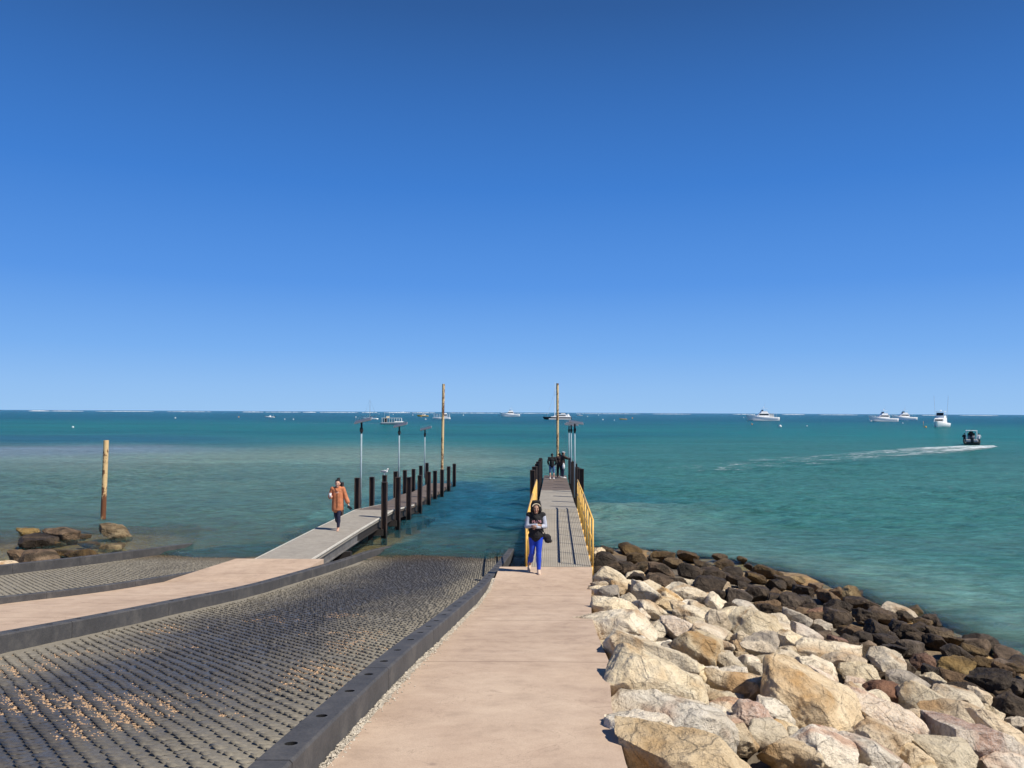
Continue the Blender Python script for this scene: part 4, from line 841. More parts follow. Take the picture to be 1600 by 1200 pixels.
kill = [v for v in bm.verts if v.co.y < -.045 and (v.co.x/.074)**2+((v.co.z-1.495)/.098)**2 < 1]; bmesh.ops.delete(bm, geom=kill, context='VERTS'); bm.to_mesh(hd_.data); bm.free()
mb = MB(); pts = [V3(.088*math.cos(a), -.118+.012*math.sin(a), 1.520+.070*math.sin(a)) for a in [R(8+164*i/12) for i in range(13)]]; mb.path(pts, .013, 8); mb.build('hood_lining', CREAMC, hd_, True)
blob('fringe', HAIR, [('e', V3(0, -.03, 1.555), (.082, .085, .062)), ('c', V3(-.075, -.07, 1.53), V3(-.078, -.07, 1.44), .016, .012), ('c', V3(.075, -.07, 1.53), V3(.078, -.07, 1.44), .016, .012)], .006, body)
for s in 'LR': shoe(pw_, J1, s, SHOE)
mb = MB()                                          # block letters across the chest, cut by the folded arms
def letter(mb, ch, x, z, w, h, y):
    S = {'T': [(0, 1, 1, 1), (.5, 0, .5, 1)], 'E': [(0, 0, 0, 1), (0, 1, 1, 1), (0, .5, .8, .5), (0, 0, 1, 0)], 'X': [(0, 0, 1, 1), (0, 1, 1, 0)], 'A': [(0, 0, .5, 1), (.5, 1, 1, 0), (.2, .4, .8, .4)], 'S': [(1, 1, 0, 1), (0, 1, 0, .5), (0, .5, 1, .5), (1, .5, 1, 0), (1, 0, 0, 0)], 'I': [(.5, 0, .5, 1)], 'R': [(0, 0, 0, 1), (0, 1, 1, 1), (1, 1, 1, .5), (1, .5, 0, .5), (.4, .5, 1, 0)], 'K': [(0, 0, 0, 1), (0, .5, 1, 1), (0, .5, 1, 0)]}
    for a, b, c_, d_ in S[ch]:
        def yy(px): return y+.35*px*px*3
        mb.tube((x+a*w, yy(x+a*w), z+b*h), (x+c_*w, yy(x+c_*w), z+d_*h), .0065, n=6)
for i, ch in enumerate('ISARS'): letter(mb, ch, -.105+.046*i, 1.165, .030, .048, -.137)
mb.build('lettering', PINKL, pw_)
bag = blob('shoulder_bag', BLACKC, [('e', V3(.255, .03, .78), (.085, .05, .085)), ('e', V3(.27, .03, .72), (.085, .055, .065)), ('e', V3(.20, .03, .80), (.07, .05, .07))], .008, None)
bag.location = pw_.location; tag(bag, 'black shoulder bag hanging at the hip of the person in blue leggings', 'bag')
mb = MB(); mb.path([V3(.20, -.02, .86), V3(.13, -.155, 1.02), V3(.02, -.15, 1.20), V3(-.10, -.09, 1.36)], .010, 6); mb.path([V3(.33, .03, .76), V3(.36, .03, .70), V3(.33, .03, .66)], .008, 6); mb.build('strap', BLACKC, bag, True)
# ---- woman in the orange coat with cup and phone
po = Vector((D(527, 826, 25.6).x, 25.6, .80)); pz = D(527, 826, 25.6).z
pc = empty('person', (po.x, 25.6, .80), R(4), 'person in a long orange coat and dark leggings walking barefoot on the left jetty', 'person')
J2 = dict(pel=V3(0, 0, .86), chest=V3(0, -.01, 1.20), neck=V3(0, -.01, 1.35), head=V3(0, -.03, 1.39),
 shL=V3(.165, 0, 1.31), shR=V3(-.165, 0, 1.31), elL=V3(.245, .03, 1.06), elR=V3(-.245, .03, 1.07), wrL=V3(.335, -.02, .83), wrR=V3(-.20, -.20, 1.05),
 hipL=V3(.08, 0, .84), hipR=V3(-.08, 0, .84), knL=V3(.05, -.09, .46), knR=V3(-.05, .02, .47), anL=V3(.045, -.10, .075), anR=V3(-.02, .26, .16), toeL=V3(.04, -.22, .02), toeR=V3(-.02, .19, .04))
hd = [hand(J2['wrL'], V3(.5, -.1, -1), -1, V3(-1, 0, 0), .8), hand(J2['wrR'], V3(.15, -.8, .5), 1, V3(1, 0, .2), .9)]
P, M_ = figure(J2, hd, V3(.05, -1, -.02)); body = blob('body', SKIN2, P, .0055, pc); eyes(body, J2['head'], M_)
blob('hair', HAIR, [('e', V3(0, .015, 1.525), (.092, .100, .098)), ('e', V3(0, -.055, 1.575), (.075, .045, .035)), ('e', V3(.02, .03, 1.63), (.055, .055, .04)), ('c', V3(0, .05, 1.50), V3(0, .06, 1.44), .07, .05)], .006, body)
blob('coat', ORNG, [('e', V3(0, 0, 1.22), (.185, .125, .15)), ('c', V3(0, 0, 1.24), J2['shL'], .11, .076), ('c', V3(0, 0, 1.24), J2['shR'], .11, .076), ('c', V3(-.03, 0, 1.15), V3(-.045, 0, .69), .14, .142), ('c', V3(.03, 0, 1.15), V3(.045, 0, .69), .14, .142), ('e', V3(0, 0, .665), (.190, .150, .075)),
   ('c', J2['shL'], J2['elL'], .072, .072), ('c', J2['elL'], V3(.32, -.01, .90), .072, .070), ('c', J2['shR'], J2['elR'], .072, .072), ('c', J2['elR'], V3(-.21, -.16, 1.06), .072, .062), ('c', V3(-.07, -.05, 1.35), V3(.0, -.13, 1.26), .032, .03), ('c', V3(.07, -.05, 1.35), V3(.0, -.13, 1.26), .032, .03), ('c', V3(-.07, .03, 1.36), V3(.07, .03, 1.36), .04, .04)], .008, pc)
mb = MB()
for k in range(5): mb.ball(V3(.012, -.150+.0*k, 1.17-.095*k), (.011, .008, .011), n=5)
mb.box((0, -.152, .95), (.006, .012, .50)); mb.build('buttons', BROWNJ, pc, True)
leg = lambda s: [('c', J2['hip'+s], J2['kn'+s], .092, .062), ('c', J2['kn'+s], J2['an'+s]+V3(0, 0, .06), .066, .046), ('e', (J2['kn'+s]*.62+J2['an'+s]*.38)+V3(0, .018, 0), (.064, .066, .13))]
blob('leggings', NAVY, leg('L')+leg('R'), .007, pc)
w_ = J2['wrR']+V3(.025, -.085, .075)
cup = empty('paper_cup', pc.location+w_+V3(0, 0, -.05), 0, 'white paper cup held by the person in the orange coat', 'cup')
mb = MB(); mb.tube((0, 0, 0), (0, 0, .12), .032, .044, 20); mb.build('cup_body', WHITEC, cup, True); mb = MB(); mb.tube((0, 0, .12), (0, 0, .132), .047, .043, 20); mb.build('lid', WHITEC, cup, True)
ph = MB().box((0, 0, 0), (.16, .012, .075), Matrix.Rotation(R(35), 3, 'Y'), b=.005).build('phone', BLACKC, None, loc=pc.location+J2['wrL']+V3(.06, -.03, -.11)); tag(ph, 'black phone in the lowered hand of the person in the orange coat', 'phone')
# ---- three men at the end of the right jetty
def jperson(px, d, face, label, top, legs_, shoes_, shirt, skin=SKIN, hatm=None, bare=False, J=None, armL=None, armR=None, H=1.0):
    a = D(px, 745, d); z = jz(d); root = empty('person', (a.x, d, z), face, label, 'person', None); root.scale = (H, H, H)
    J = dict(pel=V3(0, 0, .92), chest=V3(0, .0, 1.26), neck=V3(0, -.02, 1.46), head=V3(0, -.05, 1.50), shL=V3(.19, 0, 1.42), shR=V3(-.19, 0, 1.42), elL=V3(.27, .05, 1.14), elR=V3(-.27, .05, 1.14), wrL=V3(.21, -.12, .97), wrR=V3(-.21, -.12, .97),
      hipL=V3(.09, 0, .90), hipR=V3(-.09, 0, .90), knL=V3(.12, -.03, .50), knR=V3(-.11, 0, .50), anL=V3(.13, .02, .08), anR=V3(-.12, .02, .08), toeL=V3(.15, -.13, .03), toeR=V3(-.14, -.13, .03))
    if armL: J['elL'], J['wrL'] = armL
    if armR: J['elR'], J['wrR'] = armR
    hd = [hand(J['wr'+s], J['wr'+s]-J['el'+s], -1 if s == 'L' else 1, V3(0, 0, -1) if abs((J['wr'+s]-J['el'+s]).normalized().z) < .8 else V3(-1 if s == 'L' else 1, 0, 0), .6) for s in 'LR']
    P, M = figure(J, hd, V3(0, -1, -.05), shoes=True); body = blob('body', skin, P, .007, root); eyes(body, J['head'], M)
    blob('jacket', top, [('e', V3(0, 0, 1.28), (.20, .14, .17)), ('c', V3(0, 0, 1.15), V3(0, 0, .93), .155, .16), ('e', V3(0, 0, .93), (.185, .15, .09)), ('c', V3(0, 0, 1.33), J['shL'], .12, .085), ('c', V3(0, 0, 1.33), J['shR'], .12, .085), ('c', V3(0, 0, 1.36), V3(0, -.01, 1.46), .10, .08)]
       +sum([[('c', J['sh'+s], J['el'+s], .080, .068), ('c', J['el'+s], J['wr'+s]*.94+J['el'+s]*.06, .066, .045)] for s in 'LR'], []), .009, root)
    kz = .12 if not bare else .56
    lg = [('e', J['pel'], (.17, .125, .12))]
    for s in 'LR':
        lg.append(('c', J['hip'+s], J['kn'+s], .10, .078))
        if not bare: lg.append(('c', J['kn'+s], J['an'+s]+V3(0, 0, .04), .074, .060))
    blob('shorts' if bare else 'trousers', legs_, lg, .008, root)
    for s in 'LR': shoe(root, J, s, shoes_)
    h = J['head']
    if hatm is HAIR: blob('hair', HAIR, [('e', h+V3(0, .02, .135), (.088, .104, .095)), ('c', h+V3(0, .05, .10), h+V3(0, .055, .03), .06, .045)], .008, body)
    else:
        blob('hair', HAIR, [('e', h+V3(0, .03, .11), (.085, .092, .09))], .008, body)
        blob('cap', hatm, [('e', h+V3(0, .005, .165), (.092, .108, .062)), ('c', h+V3(-.03, -.09, .15), h+V3(-.025, -.15, .145), .02, .016), ('c', h+V3(.03, -.09, .15), h+V3(.025, -.15, .145), .02, .016), ('c', h+V3(0, -.09, .15), h+V3(0, -.16, .145), .02, .016)], .007, root)
    return root
jperson(862.5, 50.6, R(178), 'person with back turned in black jacket and denim shorts on the far jetty end', BLACKC, DENIM, WHITEC, None, SKIN2, HAIR, bare=True, H=.96)
jperson(874.2, 52.6, R(168), 'person in a dark brown jacket and black trousers facing the sea beside the cream pole', BROWNJ, BLACKC, BLACKC, None, SKIN, HAIR, H=.93)
jperson(879.0, 52.0, R(112), 'person in grey cap and navy trousers leaning on a pile at the jetty end', BROWNJ, NAVY, WHITEC, None, SKIN, plain('grey_cap', (.35, .38, .42), .8), armR=(V3(-.22, -.24, 1.30), V3(-.16, -.50, 1.20)), armL=(V3(.22, -.20, 1.28), V3(.10, -.42, 1.22)), H=1.0)
bg_ = blob('carrier_bag', WHITEC, [('e', V3(0, 0, 0), (.09, .06, .17)), ('e', V3(0, 0, .10), (.06, .04, .14))], .01); bg_.location = D(880.6, 729, 51.6); tag(bg_, 'white carrier bag hanging beside the person in the grey cap', 'bag')
# ---- gull on a pile of the left jetty
GW = plain('white_feathers', (.80, .80, .78), .7, 0, .05); GG = plain('grey_feathers', (.35, .37, .40), .7); GO = plain('orange_beak', (.6, .15, .03), .5)
gx, gy, gz = ltop[3]; gull = empty('gull', (gx, gy, gz+.015), R(80), 'white gull perched on top of a dark pile of the left jetty', 'gull')
gb = blob('body', GW, [('e', V3(0, 0, .17), (.065, .15, .065)), ('c', V3(0, -.10, .20), V3(0, -.13, .28), .04, .034), ('e', V3(0, -.145, .29), (.034, .042, .034)), ('c', V3(0, .12, .17), V3(0, .22, .15), .03, .012), ('c', V3(.025, 0, .13), V3(.025, .01, .005), .012, .007), ('c', V3(-.025, 0, .13), V3(-.025, .01, .005), .012, .007)], .005, gull)
for s in (-1, 1): blob('wing', GG, [('e', V3(s*.055, .04, .185), (.018, .15, .045)), ('c', V3(s*.04, .15, .18), V3(s*.02, .24, .165), .014, .006)], .005, gull)
MB().tube((0, -.18, .287), (0, -.222, .277), .010, .003, 8).build('beak', GO, gull, True)
# ------------------------------------------------------------------ boats (bow towards +X in their own frame)
BW = plain('white_gelcoat', (.90, .90, .89), .35, 0, .03, 1.0); BWM = plain('off_white_deck', (.66, .66, .63), .5, 0, .05, 2)
GLS = plain('dark_window_glass', (.02, .028, .035), .1, 0, .1); BLKB = plain('black_hull_paint', (.015, .015, .018), .4); YELB = plain('yellow_hull_paint', (.72, .42, .05), .4, 0, .05)
GREYB = plain('grey_hull_paint', (.34, .37, .40), .4, 0, .08, 2); ALU = plain('aluminium_tube', (.60, .62, .63), .35, .3); CANV = plain('navy_canvas', (.02, .03, .07), .8); BLUEW = plain('blue_stripe', (.03, .10, .28), .4)
def hull(L, B, hs, hb, draft=.35, fine=2.2, full=.45):
    mb = MB(); n = 14; rows = []
    for i in range(n+1):
        t = i/n; b = B/2*(1-max(0, (t-full)/(1-full))**fine)*(0.90+.10*min(1, t*4)); sh = hs+(hb-hs)*t**1.8; x = L*(t-.5)
        rk = .07*L*max(0, t-.6)/.4; kz = -draft+draft*1.3*max(0, (t-.75)/.25)**2; b = max(b, .02)
        rows.append([(x, 0, kz), (x+rk*.3, b*(.90-.2*t*t), .02+.10*hb*t*t), (x+rk*.8, b, sh-.12), (x+rk, b*.985, sh), (x+rk, b*.93, sh+.03), (x+rk, b*.90, sh-.12), (x+rk, 0, sh-.10)])
    k = 7; V = [p for r_ in rows for p in r_]; V += [(p[0], -p[1], p[2]) for p in V]; o = len(rows)*k
    F = []
    for i in range(n):
        for j in range(k-1):
            F.append((i*k+j, (i+1)*k+j, (i+1)*k+j+1, i*k+j+1)); F.append((o+i*k+j, o+i*k+j+1, o+(i+1)*k+j+1, o+(i+1)*k+j))
    F.append(tuple(range(k))+tuple(o+j for j in range(k-1, -1, -1))); F.append(tuple(n*k+j for j in range(k-1, -1, -1))+tuple(o+n*k+j for j in range(k)))
    return mb.add(V, F)
def at_sea(px, py): return G(px, py, 0)
def boat_root(px, py, rz, label, cat='boat', group=None, name='motor_boat'):
    p = at_sea(px, py); return empty(name, (p.x, p.y, 0), rz, label, cat, group), p
def frame_tubes(segs, r=.03, n=6):
    mb = MB()
    for a, b in segs: mb.tube(a, b, r, n=n)
    return mb
def rail(parent, L, B, z0, z1, t0=.5, t1=1.0, n=7, h=.55):
    pts = []
    for s in (1, -1):
        line = []
        for i in range(n):
            t = t0+(t1-t0)*i/(n-1); b = B/2*(1-max(0, (t-.45)/.55)**2.2)*.9; x = L*(t-.5)+.07*L*max(0, t-.6)/.4; z = z0+(z1-z0)*t**1.8
            line.append((Vector((x, s*max(b, .05), z)), Vector((x, s*max(b, .05), z+h))))
        pts.append(line)
    mb = MB()
    for line in pts:
        for a, b in line: mb.tube(a, b, .025, n=5)
        for (a, b), (c_, d_) in zip(line[:-1], line[1:]): mb.tube(b, d_, .025, n=5)
    return mb.build('bow_rail', ALU, parent)
def cruiser(px, py, wpx, rz, label, canopy=True, stripe=False, variant=0, group='white cruisers moored offshore'):
    root, p = boat_root(px, py, rz, label, 'motor boat', group); k = p.y/1250; L = wpx*k; B = L*.29; hs, hb = L*.078, L*.125
    hull(L*.93, B, hs, hb, .4).build('hull', BW, root, True)
    mb = MB(); mb.box((-.05*L, 0, .03), (.80*L, B*.96, .14), b=.03); mb.build('waterline_stripe', BLUEW if stripe else GREYB, root)
    zc = hs+.02; ch = L*.095
    c = MB().prism([(-.16*L, zc), (.24*L, zc+.01*L), (.19*L, zc+ch*.55), (.12*L, zc+ch), (-.16*L, zc+ch)], -B*.37, B*.37).build('cabin', BW, root)
    w = MB(); w.prism([(-.13*L, zc+ch*.50), (.185*L, zc+ch*.50), (.13*L, zc+ch*.86), (-.13*L, zc+ch*.86)], -B*.375, B*.375); w.build('window', GLS, c)
    zf = zc+ch; fh = L*.05
    f = MB().prism([(-.12*L, zf), (.11*L, zf), (.07*L, zf+fh), (-.10*L, zf+fh)], -B*.30, B*.30).build('flybridge', BW, root)
    MB().prism([(.025*L, zf+fh), (.075*L, zf+fh), (.035*L, zf+fh*1.7), (.02*L, zf+fh*1.7)], -B*.27, B*.27).build('windscreen', GLS, f)
    zt = zf+fh*2.1+.25; mb = MB(); mb.box((-.03*L, 0, zt), (.15*L, B*.58, .07), b=.03)
    mb.build('hardtop', BW, root)
    frame_tubes([((x*L, s*B*.25, zf+fh*.8), (x*L*.9, s*B*.25, zt)) for x in (-.09, .04) for s in (-1, 1)], .035).build('hardtop_frame', ALU, root)
    if canopy:
        MB().box((-.27*L, 0, zc+ch*1.02), (.24*L, B*.80, .06), b=.02).build('aft_canopy', BW, root)
        frame_tubes([((x*L, s*B*.38, hs), (x*L, s*B*.38, zc+ch)) for x in (-.37, -.26, -.18) for s in (-1, 1)], .04).build('canopy_post', ALU, root)
    if variant == 1: MB().prism([(-.30*L, hs), (-.16*L, hs), (-.16*L, zc+ch*.9), (-.28*L, zc+ch*.9)], -B*.36, B*.36).build('aft_cabin', BWM, root)
    frame_tubes([((-.03*L, .2, zt), (-.05*L, .3, zt+L*.13)), ((-.02*L, -.3, zt), (-.04*L, -.4, zt+L*.10)), ((.0*L, 0, zt), (0, 0, zt+L*.035))], .03).build('antenna', ALU, root)
    MB().ball((-.0*L, 0, zt+L*.03), (.22, .22, .16), n=6).build('radar_dome', BW, root, True)
    rail(root, L*.93, B, hs, hb); root.scale = (1, 1, 1.3); return root
cruiser(1193, 657, 50, R(176), 'white flybridge cruiser with a long aft cabin, moored alone right of the jetty', variant=1)
cruiser(1381, 658.3, 44, R(178), 'white low cruiser in front, left of the overlapping pair of moored boats')
cruiser(1413, 656, 39, R(180), 'white cruiser partly hidden behind another, right one of the overlapping pair', stripe=True)
cruiser(798, 650.5, 31, R(178), 'white cruiser between the two tall jetty poles, close to the horizon')
# sport fishing boat bow on, with tall outriggers
r_, p = boat_root(1470, 667.3, R(-132), 'white game fishing boat seen bow on with tall outrigger poles', 'motor boat'); L = 11.5; B = 4.3
hull(L, B, 1.1, 1.75).build('hull', BW, r_, True)
c = MB().prism([(-2.4, 1.1), (3.2, 1.25), (2.2, 2.3), (1.4, 2.6), (-2.4, 2.6)], -1.5, 1.5).build('cabin', BW, r_); MB().prism([(1.72, 1.75), (2.72, 1.75), (2.30, 2.28), (1.6, 2.28)], -1.3, 1.3).build('window', GLS, c)
f = MB().prism([(-2.0, 2.6), (1.3, 2.6), (1.0, 3.3), (-1.9, 3.3)], -1.35, 1.35).build('flybridge', BW, r_); MB().prism([(.85, 3.3), (1.0, 3.3), (.7, 4.15), (.6, 4.15)], -1.15, 1.15).build('windscreen', GLS, f)
MB().box((-.4, 0, 4.5), (2.9, 2.8, .09), b=.03).build('hardtop', BW, r_)
frame_tubes([((x, s*1.25, 3.2), (x, s*1.25, 4.5)) for x in (-1.6, .8) for s in (-1, 1)], .05).build('hardtop_frame', BW, r_)
for s in (-1, 1): frame_tubes([((-.5, s*1.8, 1.2), (-.9, s*2.35, 9.0))], .045).build('outrigger', ALU, r_)
MB().ball((0, 0, 4.75), (.3, .3, .2), n=6).build('radar_dome', BW, r_, True); rail(r_, L, B, 1.1, 1.75); r_.scale = (1, 1, 1.25)
# sailing yacht
r_, p = boat_root(579, 655.4, R(172), 'small white sailing yacht with a bare mast, left of the ferry', 'sailing boat', name='sailing_boat'); k = p.y/1250; L = 23*k
hull(L, L*.30, L*.075, L*.105).build('hull', BW, r_, True); c = MB().prism([(-.15*L, .07*L), (.22*L, .09*L), (.15*L, .15*L), (-.12*L, .16*L)], -L*.09, L*.09).build('cabin', BW, r_); MB().prism([(-.08*L, .105*L), (.14*L, .11*L), (.12*L, .13*L), (-.08*L, .13*L)], -L*.093, L*.093).build('window', GLS, c)
mh = 31*k; MB().tube((.06*L, 0, .1*L), (.06*L, 0, mh), .07, .05, 8).build('mast', ALU, r_); MB().tube((.06*L, 0, .22*L), (-.36*L, 0, .20*L), .08, .08, 8).build('boom', CANV, r_)
frame_tubes([((.06*L, 0, mh), (.52*L, 0, .11*L)), ((.06*L, 0, mh), (-.48*L, 0, .1*L)), ((.06*L, 0, mh*.97), (.04*L, .14*L, .1*L)), ((.06*L, 0, mh*.97), (.04*L, -.14*L, .1*L))], .022, 5).build('rigging', DARK, r_)
MB().box((-.30*L, 0, .27*L), (.22*L, .24*L, .03), b=.01).build('bimini', CANV, r_); frame_tubes([((x*L, s*L*.10, .08*L), (x*L, s*L*.10, .27*L)) for x in (-.39, -.21) for s in (-1, 1)], .025).build('bimini_frame', ALU, r_)
# glass-bottom style ferry with a flat canopy
r_, p = boat_root(612.5, 663.3, R(6), 'grey and white ferry with an open sided canopy, just past the nearest left solar lamp', 'ferry', name='ferry'); k = p.y/1250; L = 36*k; B = L*.34
hull(L*.98, B, .75, 1.0, .3, 3.0, .6).build('hull', GREYB, r_, True); MB().box((.30*L, 0, .95), (.36*L, B*.9, .42), b=.08).build('bow_deck', BW, r_)
MB().box((-.06*L, 0, 1.30), (.80*L, B*.86, .10)).build('side_bench', DARK, r_)
MB().box((-.02*L, 0, 2.28), (.86*L, B*.92, .12), b=.04).build('canopy', BWM, r_)
frame_tubes([((-.42*L+i*.104*L, s*B*.42, .8), (-.42*L+i*.104*L, s*B*.42, 2.25)) for i in range(9) for s in (-1, 1)], .05).build('canopy_post', BW, r_)
MB().prism([(-.36*L, .8), (-.20*L, .8), (-.20*L, 2.2), (-.36*L, 2.2)], -B*.28, B*.28).build('wheelhouse', DARK, r_)
MB().box((-.18*L, 0, 2.66), (.13*L, B*.4, .62), b=.05).build('roof_box', CREAMC, r_); frame_tubes([((-.32*L, .3, 2.3), (-.33*L, .3, 4.2)), ((-.12*L, -.3, 2.9), (-.12*L, -.3, 3.8))], .035).build('antenna', ALU, r_)
# yellow boat, pontoon boat, small craft
r_, p = boat_root(661, 650.8, R(180), 'yellow cabin boat anchored left of the rust blotched jetty pole', 'motor boat'); k = p.y/1250; L = 16.5*k; B = L*.3
hull(L, B, L*.09, L*.16).build('hull', YELB, r_, True); c = MB().prism([(-.22*L, .1*L), (.12*L, .12*L), (.06*L, .25*L), (-.20*L, .25*L)], -B*.38, B*.38).build('cabin', BW, r_); MB().prism([(-.16*L, .17*L), (.09*L, .17*L), (.065*L, .22*L), (-.16*L, .22*L)], -B*.385, B*.385).build('window', GLS, c); MB().box((-.05*L, 0, .03), (.8*L, B*.9, .12)).build('waterline_stripe', BLKB, r_)
frame_tubes([((-.05*L, 0, .25*L), (-.05*L, 0, .34*L))], .05).build('antenna', ALU, r_)
r_, p = boat_root(690.5, 654.6, R(180), 'white flat pontoon boat with open framework behind the rust blotched pole', 'pontoon boat', name='pontoon_boat'); k = p.y/1250; L = 27*k; B = L*.36
for s in (-1, 1): hull(L*.97, L*.09, .7, .9, .3).build('hull', BW, r_, True).location = (0, s*B*.38, 0)
MB().box((0, 0, .95), (.95*L, B, .22), b=.04).build('platform', BW, r_); MB().box((.0, 0, .14), (.86*L, B*.95, .12)).build('waterline_stripe', BLKB, r_)
MB().box((.0, 0, 3.15), (.92*L, B*.95, .09)).build('canopy', BWM, r_)
frame_tubes([((x*L, s*B*.45, 1.0), (x*L, s*B*.45, 3.15)) for x in (-.44, -.33, -.2, -.05, .12, .28, .44) for s in (-1, 1)]+[((-.44*L, s*B*.45, 1.9), (.44*L, s*B*.45, 1.9)) for s in (-1, 1)], .055).build('canopy_post', BW, r_)
c = MB().prism([(-.30*L, 1.05), (-.08*L, 1.05), (-.10*L, 3.9), (-.27*L, 3.9)], -B*.25, B*.25).build('wheelhouse', BW, r_); MB().prism([(-.28*L, 2.1), (-.085*L, 2.1), (-.09*L, 2.9), (-.28*L, 2.9)], -B*.255, B*.255).build('window', GLS, c)
def smallboat(px, py, wpx, rz, label, m, console=True, grp=None):
    r_, p = boat_root(px, py, rz, label, 'small boat', grp, 'small_boat'); k = p.y/1250; L = wpx*k; B = L*.34
    hull(L, B, L*.09, L*.15).build('hull', m, r_, True)
    if console:
        c = MB().prism([(-.06*L, .08*L), (.10*L, .09*L), (.05*L, .22*L), (-.05*L, .22*L)], -B*.25, B*.25).build('console', BW, r_); MB().box((-.52*L, 0, .10*L), (.06*L, B*.2, .16*L), b=.03).build('outboard', BLKB, r_)
    frame_tubes([((-.35*L, 0, .1*L), (-.36*L, 0, .40*L))], .03).build('antenna', ALU, r_); return r_
smallboat(422, 652.6, 15, R(176), 'small white open boat moored far left of the yacht', BW)
smallboat(630, 645.0, 8.5, R(180), 'tiny white launch near the horizon above the ferry', BW)
smallboat(906, 649.6, 8, R(178), 'tiny pale launch near the horizon right of the catamaran', BW)
smallboat(974, 655.6, 11, R(184), 'low yellow dinghy moored right of the catamaran', YELB, False)
# catamaran
r_, p = boat_root(872, 655.4, R(178), 'large white and black catamaran with a tall mast behind the cream jetty pole', 'catamaran', name='catamaran'); k = p.y/1250; L = 43*k; B = L*.46
for s in (-1, 1):
    h_ = hull(L*.97, L*.10, L*.075, L*.095, .4, 2.0, .5).build('hull', BLKB, r_, True); h_.location = (0, s*B*.40, 0)
    MB().box((-.06*L, s*B*.40, L*.020), (.80*L, L*.104, L*.028), b=.04).build('hull_stripe', BW, r_)
MB().box((-.10*L, 0, L*.095), (.72*L, B*.92, L*.03), b=.05).build('bridge_deck', BW, r_)
c = MB().prism([(-.34*L, .10*L), (.20*L, .10*L), (.06*L, .165*L), (-.06*L, .185*L), (-.30*L, .185*L)], -B*.38, B*.38).build('cabin', BW, r_); MB().prism([(-.27*L, .125*L), (.12*L, .125*L), (.05*L, .160*L), (-.27*L, .160*L)], -B*.385, B*.385).build('window', GLS, c)
MB().prism([(-.44*L, .10*L), (-.34*L, .10*L), (-.34*L, .20*L), (-.38*L, .21*L)], -B*.3, B*.3).build('cockpit', BW, r_); MB().box((-.18*L, 0, .21*L), (.16*L, B*.4, .03*L), b=.05).build('flybridge', BWM, r_)
mh = 58*k; MB().tube((.12*L, 0, .14*L), (.12*L, 0, mh), .17, .12, 10).build('mast', BW, r_); frame_tubes([((.06*L, 0, mh*.92), (.40*L, 0, .1*L)), ((.06*L, 0, mh*.92), (.02*L, B*.38, .1*L)), ((.06*L, 0, mh*.92), (.02*L, -B*.38, .1*L))], .05, 5).build('rigging', ALU, r_)
MB().tube((.06*L, 0, .23*L), (-.30*L, 0, .225*L), .22, .22, 8).build('boom', CANV, r_)
# speedboat under way, seen from astern
r_, p = boat_root(1518, 694.5, R(62), 'small dark speedboat with a white hardtop frame heading out, spray behind it', 'speedboat', name='speedboat')
hull(5.6, 2.35, .55, .85, .3).build('hull', GREYD, r_, True)
MB().box((-.2, 0, 2.12), (1.9, 1.55, .09), b=.035).build('hardtop', BW, r_)
frame_tubes([((x, s*.72, .5), (x*.92, s*.70, 2.12)) for x in (-1.0, .7) for s in (-1, 1)], .045).build('hardtop_frame', BW, r_)
c = MB().prism([(-.1, .45), (.9, .45), (.6, 1.35), (.0, 1.25)], -.5, .5).build('console', GREYB, r_); MB().prism([(.42, 1.35), (.62, 1.35), (.35, 1.75), (.30, 1.75)], -.48, .48).build('windscreen', GLS, c)
MB().box((-2.85, 0, .75), (.45, .42, .75), b=.08).build('outboard', BLKB, r_); MB().box((-1.9, 0, .62), (.6, 1.6, .35), b=.06).build('stern_bench', BWM, r_)
def seated(px_off, d_off, label, top, stand=False):
    q = Matrix.Rotation(R(62), 3, 'Z') @ V3(px_off, d_off, .55); o = empty('person', (p.x+q.x, p.y+q.y, q.z-(.0 if stand else .12)), R(62+90), label, 'person')
    hz = .90 if stand else .52
    J = dict(pel=V3(0, 0, hz), chest=V3(0, -.02, hz+.34), neck=V3(0, -.03, hz+.52), head=V3(0, -.05, hz+.57), shL=V3(.18, 0, hz+.48), shR=V3(-.18, 0, hz+.48), elL=V3(.25, -.05, hz+.22), elR=V3(-.25, -.05, hz+.22), wrL=V3(.16, -.28, hz+.22), wrR=V3(-.16, -.28, hz+.22),
      hipL=V3(.09, 0, hz-.02), hipR=V3(-.09, 0, hz-.02), knL=V3(.12, -.04 if stand else -.40, .48 if stand else hz), knR=V3(-.12, -.04 if stand else -.40, .48 if stand else hz), anL=V3(.12, .02 if stand else -.42, .09), anR=V3(-.12, .02 if stand else -.42, .09), toeL=V3(.12, -.14 if stand else -.56, .04), toeR=V3(-.12, -.14 if stand else -.56, .04))
    P, M = figure(J, [hand(J['wr'+s], V3(0, -1, 0), -1 if s == 'L' else 1, V3(0, 0, -1), .6) for s in 'LR'], shoes=True); b = blob('body', SKIN, P, .012, o)
    blob('shirt', top, [('e', J['chest'], (.19, .14, .2)), ('c', J['chest'], J['pel'], .15, .16), ('c', J['chest']+V3(0, 0, .08), J['shL'], .1, .08), ('c', J['chest']+V3(0, 0, .08), J['shR'], .1, .08)]+[('c', J['sh'+s], J['el'+s], .075, .06) for s in 'LR'], .012, o)
    blob('trousers', NAVY, [('e', J['pel'], (.17, .13, .12))]+sum([[('c', J['hip'+s], J['kn'+s], .1, .075), ('c', J['kn'+s], J['an'+s], .07, .055)] for s in 'LR'], []), .012, o); blob('cap', BLACKC, [('e', J['head']+V3(0, .01, .15), (.095, .11, .075))], .012, b)
